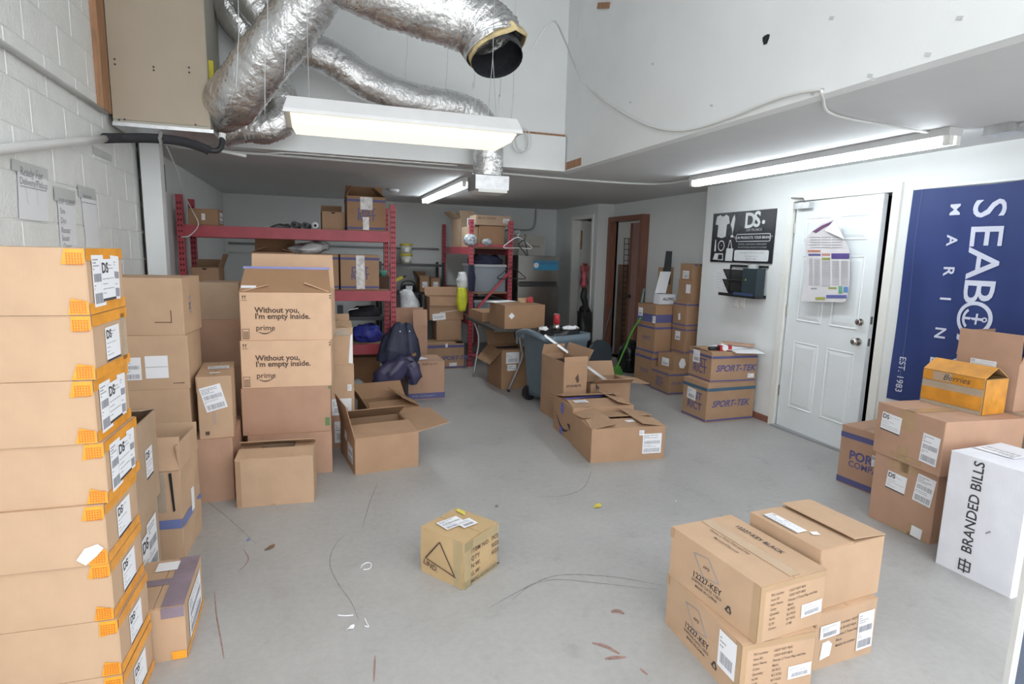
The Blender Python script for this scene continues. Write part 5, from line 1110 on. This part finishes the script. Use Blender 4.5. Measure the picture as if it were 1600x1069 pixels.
ins = MB().tube([e - td * .03, e + td * .02, e + td * .025], [.180, .188, .176], 26, False, lambda i, an: 1 + .03 * math.sin(9 * an) + .02 * math.sin(5 * an))
ins.v = [tuple(e + (Vector(p) - e) * (1.06 if p[0] > e.x + .03 else .93)) for p in ins.v]
ins.build('torn_insulation', mat('tan_insulation', (.60, .48, .26), rough=.95, var=.2, scale=20), dd, True)
td2 = Vector((.05, -.45, -.9)).normalized()
liner = MB().tube([e - td * .06, e + td2 * .02, e + td2 * .045, e + td2 * .065, e + td2 * .085], [.145, .15, .157, .149, .155], 26, False).build('liner', mat('black_liner', (.03, .033, .038), rough=.3, var=.3, bump=.6), dd, True)
conduit('pipe', [(XL + .02, .95, 2.335), (XL + .02, 2.6, 2.33), (XL + .02, 4.36, 2.325)], .013, mat('grey_painted_pipe', (.50, .51, .50), rough=.5), 'thin grey pipe along the left block wall up to the air handler', per=3)
conduit('pipe', [(XL + .035, .95, 1.49), (XL + .035, 2.94, 1.89), (XL + .035, 4.25, 2.155)], .021, PVC, 'sloping white drain pipe along the left block wall', per=3, n=12)
t = thing('insulated_pipe', 'black foam-wrapped pipe under the air handler', 'pipe')
MB().tube(smooth_path([(XL + .035, 4.24, 2.155), (-1.10, 4.38, 2.185), (-.95, 4.40, 2.20), (-.78, 4.41, 2.195), (-.66, 4.42, 2.165), (-.63, 4.43, 2.15)], 6), .030, 12).build('foam_sleeve', RUBBER, t, True)
MB().tube(smooth_path([(-.64, 4.43, 2.155), (-.58, 4.44, 2.16), (-.555, 4.46, 2.20), (-.555, 4.48, 2.26)], 6), .018, 12).build('elbow', BLACK, t, True); MB().tube([(-.555, 4.48, 2.24), (-.55, 4.48, 2.28)], .022, 12).build('cap', PVC, t)
MB().tube([(-.90, 4.40, 2.225 + .012), (-.90, 4.365, 2.20), (-.90, 4.40, 2.165)], .012, 6).build('strap', GALV, t)
t = thing('electrical_box', 'small grey electrical box on the left wall behind the white post', 'electrical box', (XL, 5.62, 2.08)); MB().box((.002, -.08, -.11), (.05, .08, .11)).build('box', mat('dark_grey_box', (.18, .18, .19), rough=.5), t); MB().box((.05, -.07, -.02), (.06, -.03, .03)).build('latch', BLACK, t)
conduit('loose_pipe', [(-1.0, 5.0, 2.262), (-.75, 4.95, 2.245), (-.45, 4.90, 2.20)], .012, PVC, 'short loose white tube under the ceiling beside the air handler', per=4)
# ------------------------------------------------------------------ cables and hanging wires
def cable(label, pts, r=.005, m=CABLE, per=8): return conduit('cable', pts, r, m, label, 'cable', per, n=6)
cable('white cable looping from the open duct along the upper wall to the ceiling', [(1.25, 3.56, 2.72), (1.36, 3.7, 2.82), (1.62, 4.0, 3.13), (1.85, 4.3, 3.12), (2.19, 4.72, 3.0), (2.20, 4.30, 2.73), (2.205, 3.74, 2.46), (2.205, 3.40, 2.345), (2.205, 3.13, 2.30), (2.205, 2.80, 2.30), (2.205, 2.45, 2.32), (2.205, 2.20, 2.30), (2.24, 2.2, 2.275), (2.55, 2.42, 2.272), (3.09, 2.50, 2.274), (3.40, 2.52, 2.272)], .007)
cable('white cables dangling by the left post and the red rack', [(-1.0, 5.05, 2.25), (-.985, 5.3, 2.1), (-1.0, 5.6, 1.95), (-1.02, 6.0, 1.85), (-.98, 6.05, 1.72), (-1.05, 6.03, 1.62), (-1.12, 6.02, 1.6)], .005)
cable('coiled white cord hanging on a nail above the header beam', [(1.75, 5.03, 2.60)] + [(1.75 + .07 * math.sin(a_) * (1 + .1 * math.sin(a_ * .5)), 5.02 - .004 * i, 2.50 - .10 * -math.cos(a_) * 1.0) for i, a_ in enumerate([k * .5 for k in range(38)])], .004, per=2)
for i, (px, py0, py1, y) in enumerate(((372, 0, 150, 4.0), (418, 0, 185, 4.0), (448, 0, 120, 3.9), (637, 55, 150, 4.9), (700, 62, 140, 4.9), (783, 110, 190, 3.9), (803, 110, 185, 3.9), (742, 115, 140, 4.7), (905, 0, 60, 4.5))):
    a_ = ony(px, py0, y); b2 = ony(px - 4, py1, y)
    top = Vector((a_.x, a_.y, 4.25)); 
    conduit('hanging_wire', [top, a_, a_.lerp(b2, .5) + Vector((.006 * (-1) ** i, 0, 0)), b2], .0022, GALV, 'thin wire hanging from the high ceiling, %s counted from the left' % ['first', 'second', 'third', 'fourth', 'fifth', 'sixth', 'seventh', 'eighth', 'ninth'][i], 'wire', 4, n=5)['group'] = 'hanging wires'
cable('thin grey cable stapled along the header beam to the air handler', [(-.60, 4.95, 2.24), (-.40, 5.02, 2.235), (-.15, 5.03, 2.262), (.4, 5.033, 2.262), (1.2, 5.033, 2.262)], .005, CABLE)
# ------------------------------------------------------------------ sheets taped to the block wall
def wall_sheet(label, y0, y1, z0, z1_, skew, tape, lines, txt):
    t = thing('paper_sheet', label, 'paper', group='sheets on the block wall'); x = XL + .0045
    P = lambda u, v, k=0.0: Vector((x + k, y0 + (y1 - y0) * u + skew * (1 - v), z0 + (z1_ - z0) * v))
    MB().prism([P(0, 0), P(1, 0), P(1, 1), P(0, 1)], (1, 0, 0), .001).build('sheet', PAPER, t)
    MB().prism([P(-.18, .86, .002), P(1.05, .86, .002), P(1.05, 1.06, .002), P(-.18, 1.06, .002)], (1, 0, 0), .001).build('tape', GREYPAPER, t)
    for s, sz, u, v in txt: text_on(t, 'handwriting', s, sz, P(u, v, .0042), (0, 1, 0), (0, 0, 1), GREYINK, -.005, .15)
    q = MB()
    for u0, v0, u1, v1 in lines: q.prism([P(u0, v0, .0025), P(u1, v1, .0025), P(u1, v1 + .012, .0025), P(u0, v0 + .012, .0025)], (1, 0, 0), .0004)
    if lines: q.build('ruled_lines', GREYINK, t)
wall_sheet('large handwritten white sheet taped nearest the front on the block wall', 3.14, 3.43, 1.625, 1.86, -.03, 1, [(.05, .60, .95, .60), (.22, .58, .30, .28), (.60, .58, .64, .30)], [('Ready For', .055, .05, .88), ('Delivery/Pickup', .045, .02, .70)])
wall_sheet('narrow handwritten list in the middle of the block wall sheets', 3.54, 3.76, 1.44, 1.78, -.02, 1, [], [('DSP CLIENT', .040, .0, .86), ('Site', .042, .05, .72), ('Dye', .042, .05, .58), ('Router', .042, .05, .44), ('South', .042, .05, .32), ('Ocean', .042, .1, .20)])
wall_sheet('pale ruled sheet taped nearest the white post on the block wall', 3.86, 4.08, 1.50, 1.82, .02, 1, [(.0, .78, 1, .78)] , [('Received', .035, .1, .90)])
o = MB().prism([onx(145, 228, XL + .003), onx(175, 243, XL + .003), onx(175, 253, XL + .003), onx(146, 240, XL + .003)], (1, 0, 0), .001).build('tape_strip', GREYPAPER); tag(o, 'leftover strip of grey tape on the block wall', 'tape')

# ------------------------------------------------------------------ openings in the far right wall
d2 = bpy.data.objects.new('door_2', None); col.objects.link(d2); struct(d2)
FXW = 4.185
for a_, b2 in (((FXW, OY1, 0), (XRR + .03, OY1 + .075, OZ + .07)), ((FXW, OY0 - .075, 0), (XRR + .03, OY0, OZ + .07)), ((FXW, OY0, OZ), (XRR + .03, OY1, OZ + .07))): MB().box(a_, b2).build('wood_frame', REDWOOD, d2)
MB().prism([(4.34, OY0 + .02, .01), (4.38, OY0 + .50, .01), (4.38, OY0 + .50, 2.0), (4.34, OY0 + .02, 2.0)], (1, 0, 0), .035).build('door_leaf', mat('rose_door', (.34, .20, .17), rough=.4, var=.1), d2)
MB().box((4.375, OY0 + .50, .01), (4.42, OY0 + .56, 2.0)).build('door_edge', REDWOOD, d2)
MB().cyl((4.385, OY0 + .47, .95), (4.33, OY0 + .47, .95), .025, 12).build('door_knob', INK, d2)
gp = thing('grid_panel', 'black wire grid panel leaning in the wood-framed hallway', 'grid panel')
for k in range(5): MB().tube([(4.50 + k * .075, 7.84, .02), (4.50 + k * .075, 7.92, 1.80)], .005, 6).build('upright_wire', BLACKM, gp)
for k in range(22): MB().tube([(4.50, 7.84 + .08 * k / 21, .05 + k * .083), (4.80, 7.84 + .08 * k / 21, .05 + k * .083)], .005, 6).build('cross_wire', BLACKM, gp)
o = MB().obox((4.62, 7.930, .70), (.19, 0, 0), (0, .006, 0), (0, 0, .70)).build('wood_board', mat('dim_board', (.20, .12, .08), rough=.6, var=.2)); tag(o, 'brown board standing behind the grid panel', 'board')
MB().obox((4.95, 7.90, 2.02), (.30, 0, -.20), (0, .03, 0), (.02, 0, .03)).build('stair_underside', WALL, d2)
t = thing('added_hall_lamp', 'added out-of-view round ceiling lamp brightening the hallway behind the wood-framed opening', 'light', (5.0, 7.2, 2.28))  # added lamp, itself out of view, to brighten the hallway
MB().rings([[(r * math.cos(a_), r * math.sin(a_), z) for a_ in [i * math.pi / 8 for i in range(16)]] for r, z in ((.13, -.002), (.13, -.03))]).build('base', ENAM, t)
MB().rings([[(r * math.cos(a_), r * math.sin(a_), z) for a_ in [i * math.pi / 8 for i in range(16)]] for r, z in ((.12, -.03), (.11, -.07), (.06, -.095))]).build('globe', mat('globe_glow', (1, .95, .88), emit=5.0), t, True)
d3 = bpy.data.objects.new('door_3', None); col.objects.link(d3); struct(d3)
for a_, b2 in (((XRF - .015, CY1 - .005, 0), (XRF + .12, CY1 + .06, CZ + .05)), ((XRF - .015, CY0 - .05, 0), (XRF + .12, CY0 + .005, CZ + .05)), ((XRF - .015, CY0 + .005, CZ - .005), (XRF + .12, CY1 - .005, CZ + .05))): MB().box(a_, b2).build('casing', TRIMP, d3)
MB().box((XRF + .12, CY1 - .05, .01), (XRF + .60, CY1 - .01, CZ - .01)).build('door_leaf', TRIMP, d3); MB().box((XRF + .115, CY1 - .055, 1.62), (XRF + .14, CY1 - .04, 1.92)).build('hinge', RAWWOOD, d3)
MB().box((4.6, CY0, .85), (4.9, CY1 + .3, .89)).build('shelf', BLACKM, d3)
# vacuum cleaner beside the closet door
t = thing('vacuum_cleaner', 'black upright vacuum cleaner with a red handle bundle beside the closet doorway', 'vacuum')
VX, VY = 3.90, 7.93
MB().rings([rrect(.20, .20, z, .06, 4, VX, VY + dy) if k else rrect(.20, .20, z, .06, 4, VX, VY + dy) for k, (z, dy) in enumerate(((.06, 0), (.40, .0), (.68, .02)))]).build('body', BLACK, t, True)
MB().rings([rrect(.16, .17, .68, .05, 4, VX, VY + .02), rrect(.13, .15, .74, .05, 4, VX, VY + .03), rrect(.07, .08, .78, .03, 4, VX + .02, VY + .04)]).build('filter_cover', BLACK, t, True)
loft(interp([(VX + .02, VY + .04, .76, .035, .04), (VX - .01, VY + .06, .90, .05, .045), (VX + .01, VY + .08, 1.02, .035, .035)], 8), 16, .08, 4, 40).build('handle', BLACK, t, True)
MB().box((VX - .10, VY - .17, 0), (VX + .09, VY + .12, .07)).build('cleaner_head', BLACK, t)
loft(interp([(VX, VY + .085, 1.02, .028, .028), (VX, VY + .09, 1.10, .06, .055), (VX, VY + .09, 1.24, .045, .045), (VX, VY + .09, 1.34, .075, .06), (VX, VY + .09, 1.40, .03, .03)], 10), 18, .08, 4, 41).build('handle_wrap', mat('red_white_wrap', (.32, .07, .08), rough=.5, var=.9, scale=16), t, True)
MB().tube(smooth_path([(VX, VY - .07, .40), (VX - .05, VY - .10, .65), (VX - .02, VY, .80), (VX, VY + .06, .84)], 6), .018, 8).build('hose', BLACK, t, True)
# broom, dustpan and dark bin by the alcove pile
t = thing('broom', 'bright green broom leaning by the alcove pile', 'broom')
GRN = mat('green_plastic', (.13, .42, .05), rough=.45); MB().tube([(3.68, 6.50, .10), (3.70, 6.20, .62), (3.715, 6.05, .80)], .011, 8).build('handle', GRN, t)
b2 = MB(); b2.rings([[(3.60, 6.44, .0), (3.80, 6.52, .0), (3.78, 6.60, .0), (3.58, 6.52, .0)], [(3.63, 6.47, .12), (3.74, 6.51, .12), (3.73, 6.55, .12), (3.62, 6.51, .12)]]).build('bristles', mat('green_bristle', (.10, .30, .06), rough=.9, var=.3, scale=60), t)
o = loft(interp([(3.96, 6.70, 0, .12, .13), (3.96, 6.70, .15, .14, .15), (3.97, 6.70, .32, .13, .14), (3.98, 6.70, .42, .06, .08)], 10), 24, .05, 5, 42).build('rubbish_bag', MATS['black_bag'], None, True); tag(o, 'dark rubbish bag on the floor behind the broom', 'bag')
t = thing('dustpan', 'dark grey lobby dustpan standing behind the broom', 'dustpan')
MB().prism([(3.60 + .17 * math.cos(R(a_)), 6.80, .22 + .20 * math.sin(R(a_))) for a_ in range(-90, 270, 24)], (0, 1, 0), .06).build('pan', mat('slate_plastic', (.06, .075, .09), rough=.4), t); MB().tube([(3.62, 6.85, .3), (3.75, 6.85, .85)], .012, 8).build('handle', BLACKM, t)
conduit('stick', [(3.745, 6.10, .975), (3.775, 6.13, 1.05), (3.81, 6.16, 1.14)], .011, mat('green_blue_stick', (.10, .25, .25), rough=.4), 'short green and blue stick poking up from the alcove pile', 'stick', 2)
# papers and wedge on the alcove pile
t = thing('small_carton', 'small white printed carton on the alcove pile', 'box', (3.98, 5.97, .974), R(3)); MB().box((-.115, -.06, 0), (.115, .06, .115)).build('body', WHITECARD, t); text_on(t, 'printed_text', 'ALLPRO', .045, (-.07, -.0615, .06), (1, 0, 0), (0, 0, 1), INK, .03)
o = MB().obox((4.00, 6.06, 1.225), (.075, 0, .0), (0, .002, 0), (.028, .0, .13)).build('paper_sheet', PAPER); tag(o, 'tall printed sheet leaning above the small white carton in the alcove', 'paper')
o = MB().obox((4.10, 6.16, 1.19), (.10, 0, 0), (0, .012, 0), (.0, .0, .215)).build('cardboard_sheet', KRAFT5); tag(o, 'brown cardboard panel leaning behind the tall printed sheet', 'cardboard')
o = MB().prism([(4.02, 6.10, 1.20), (4.13, 6.10, 1.20), (4.13, 6.10, 1.60), (4.055, 6.10, 1.60)], (0, 1, 0), .02).build('grey_wedge', mat('charcoal_panel', (.035, .042, .045), rough=.7)); tag(o, 'dark grey tapered panel leaning on the alcove wall', 'panel')
# on the upper sports brand box: sheets, cardboard strip and a tape gun
zt = .664
o = MB().obox((3.86, 4.40, zt + .006), (.15, -.02, -.004), (.03, .11, .006), (0, 0, .0012)).build('paper_sheet', PAPER); tag(o, 'white sheet hanging over the right edge of the upper sports brand box', 'paper')
o = MB().obox((3.78, 4.55, zt + .022), (.15, .05, 0), (-.04, .11, .004), (0, 0, .0012)).build('paper_sheet', PAPER); tag(o, 'white sheet lying flat under the cardboard strip by the right wall', 'paper')
o = MB().obox((3.90, 4.56, zt + .045), (.10, -.11, -.002), (.02, .02, .003), (0, 0, .008)).build('cardboard_sheet', KRAFT3); tag(o, 'narrow cardboard strip on the papers by the right wall', 'cardboard')
t = thing('tape_gun', 'black and red tape gun on the upper sports brand box', 'tape gun', (3.62, 4.46, zt + .006), R(-8))
MB().tube([(-.12, 0, .022), (-.02, 0, .022)], .018, 10).build('grip', BLACK, t, True); MB().box((-.02, -.028, .0), (.10, .028, .05)).build('frame', MATS['red_plastic'], t); MB().tube([(.03, -.032, .03), (.03, .032, .03)], .03, 16).build('tape_roll', PAPER, t)
o = MB().obox((1.03, 5.99, .408), (.07, .02, .002), (-.02, .05, 0), (0, 0, .003)).build('paper_sheet', PAPER); tag(o, 'folded white paper on the pinkish box beside the jackets', 'paper')
# ------------------------------------------------------------------ litter on the floor
LEAF = mat('dry_leaf', (.20, .11, .06), rough=.8); YLF = mat('yellow_scrap', (.62, .52, .08), rough=.7)
def scrap(px, py, m, label, cat, w_=.02, l_=.035, rz=.5, name='paper_scrap'):
    p = onz(px, py); o = MB().prism([(l_ * math.cos(a_) * (1 + .2 * math.sin(3 * a_)), w_ * math.sin(a_), .004 * math.sin(2 * a_) + .005) for a_ in [i * math.pi / 5 for i in range(10)]], (0, 0, 1), .002).build(name, m); o.location = p; o.rotation_euler[2] = rz; tag(o, label, cat)
scrap(934, 792, YLF, 'small yellow scrap on the open floor behind the parcel', 'scrap'); scrap(422, 857, LEAF, 'dry brown leaf on the floor left of the parcel', 'leaf', .012, .03, .7, 'dry_leaf')
scrap(388, 845, mat('blue_scrap', (.15, .2, .5)), 'tiny blue scrap near the dry leaf', 'scrap', .006, .009); scrap(776, 792, mat('grey_scrap', (.2, .2, .24)), 'tiny dark scrap behind the parcel', 'scrap', .008, .012); scrap(548, 983, PAPER, 'small white scrap near the bottom of the open floor', 'scrap', .008, .018); scrap(1056, 785, PAPER, 'tiny white speck on the floor behind the printed cartons', 'scrap', .004, .007)
def string(label, pxs): 
    o = MB().tube([p + Vector((0, 0, .0025)) for p in smooth_path([onz(*p) for p in pxs], 6)], .0022, 5).build('string_scrap', PAPER); tag(o, label, 'string', 'white string scraps on the floor')
string('curled white string scrap on the floor left of the parcel', [(564, 888), (566, 884), (574, 880), (580, 882), (578, 889), (568, 891)]); string('forked white string scrap low on the open floor', [(570, 967), (573, 974), (576, 980), (570, 979)]); string('straight white string scrap left of the forked one', [(528, 962), (540, 963), (552, 962)])
# ------------------------------------------------------------------ aluminium door frame at the front right of the opening
t = thing('aluminium_door', 'edge of an aluminium framed dark glass door at the lower right corner', 'door')
p = ony(1574, 1069, .92)
MB().box((p.x, .918, 0), (p.x + .016, .932, 2.2)).build('outer_stile', mat('pale_aluminium', (.62, .62, .60), rough=.4, metal=.3), t); MB().box((p.x + .016, .916, 0), (p.x + .024, .934, 2.2)).build('bright_edge', mat('bright_aluminium', (.80, .82, .85), rough=.3, metal=.6), t)
MB().box((p.x + .024, .920, 0), (p.x + .24, .930, 2.2)).build('glass', mat('dark_glass', (.04, .06, .10), rough=.4), t)
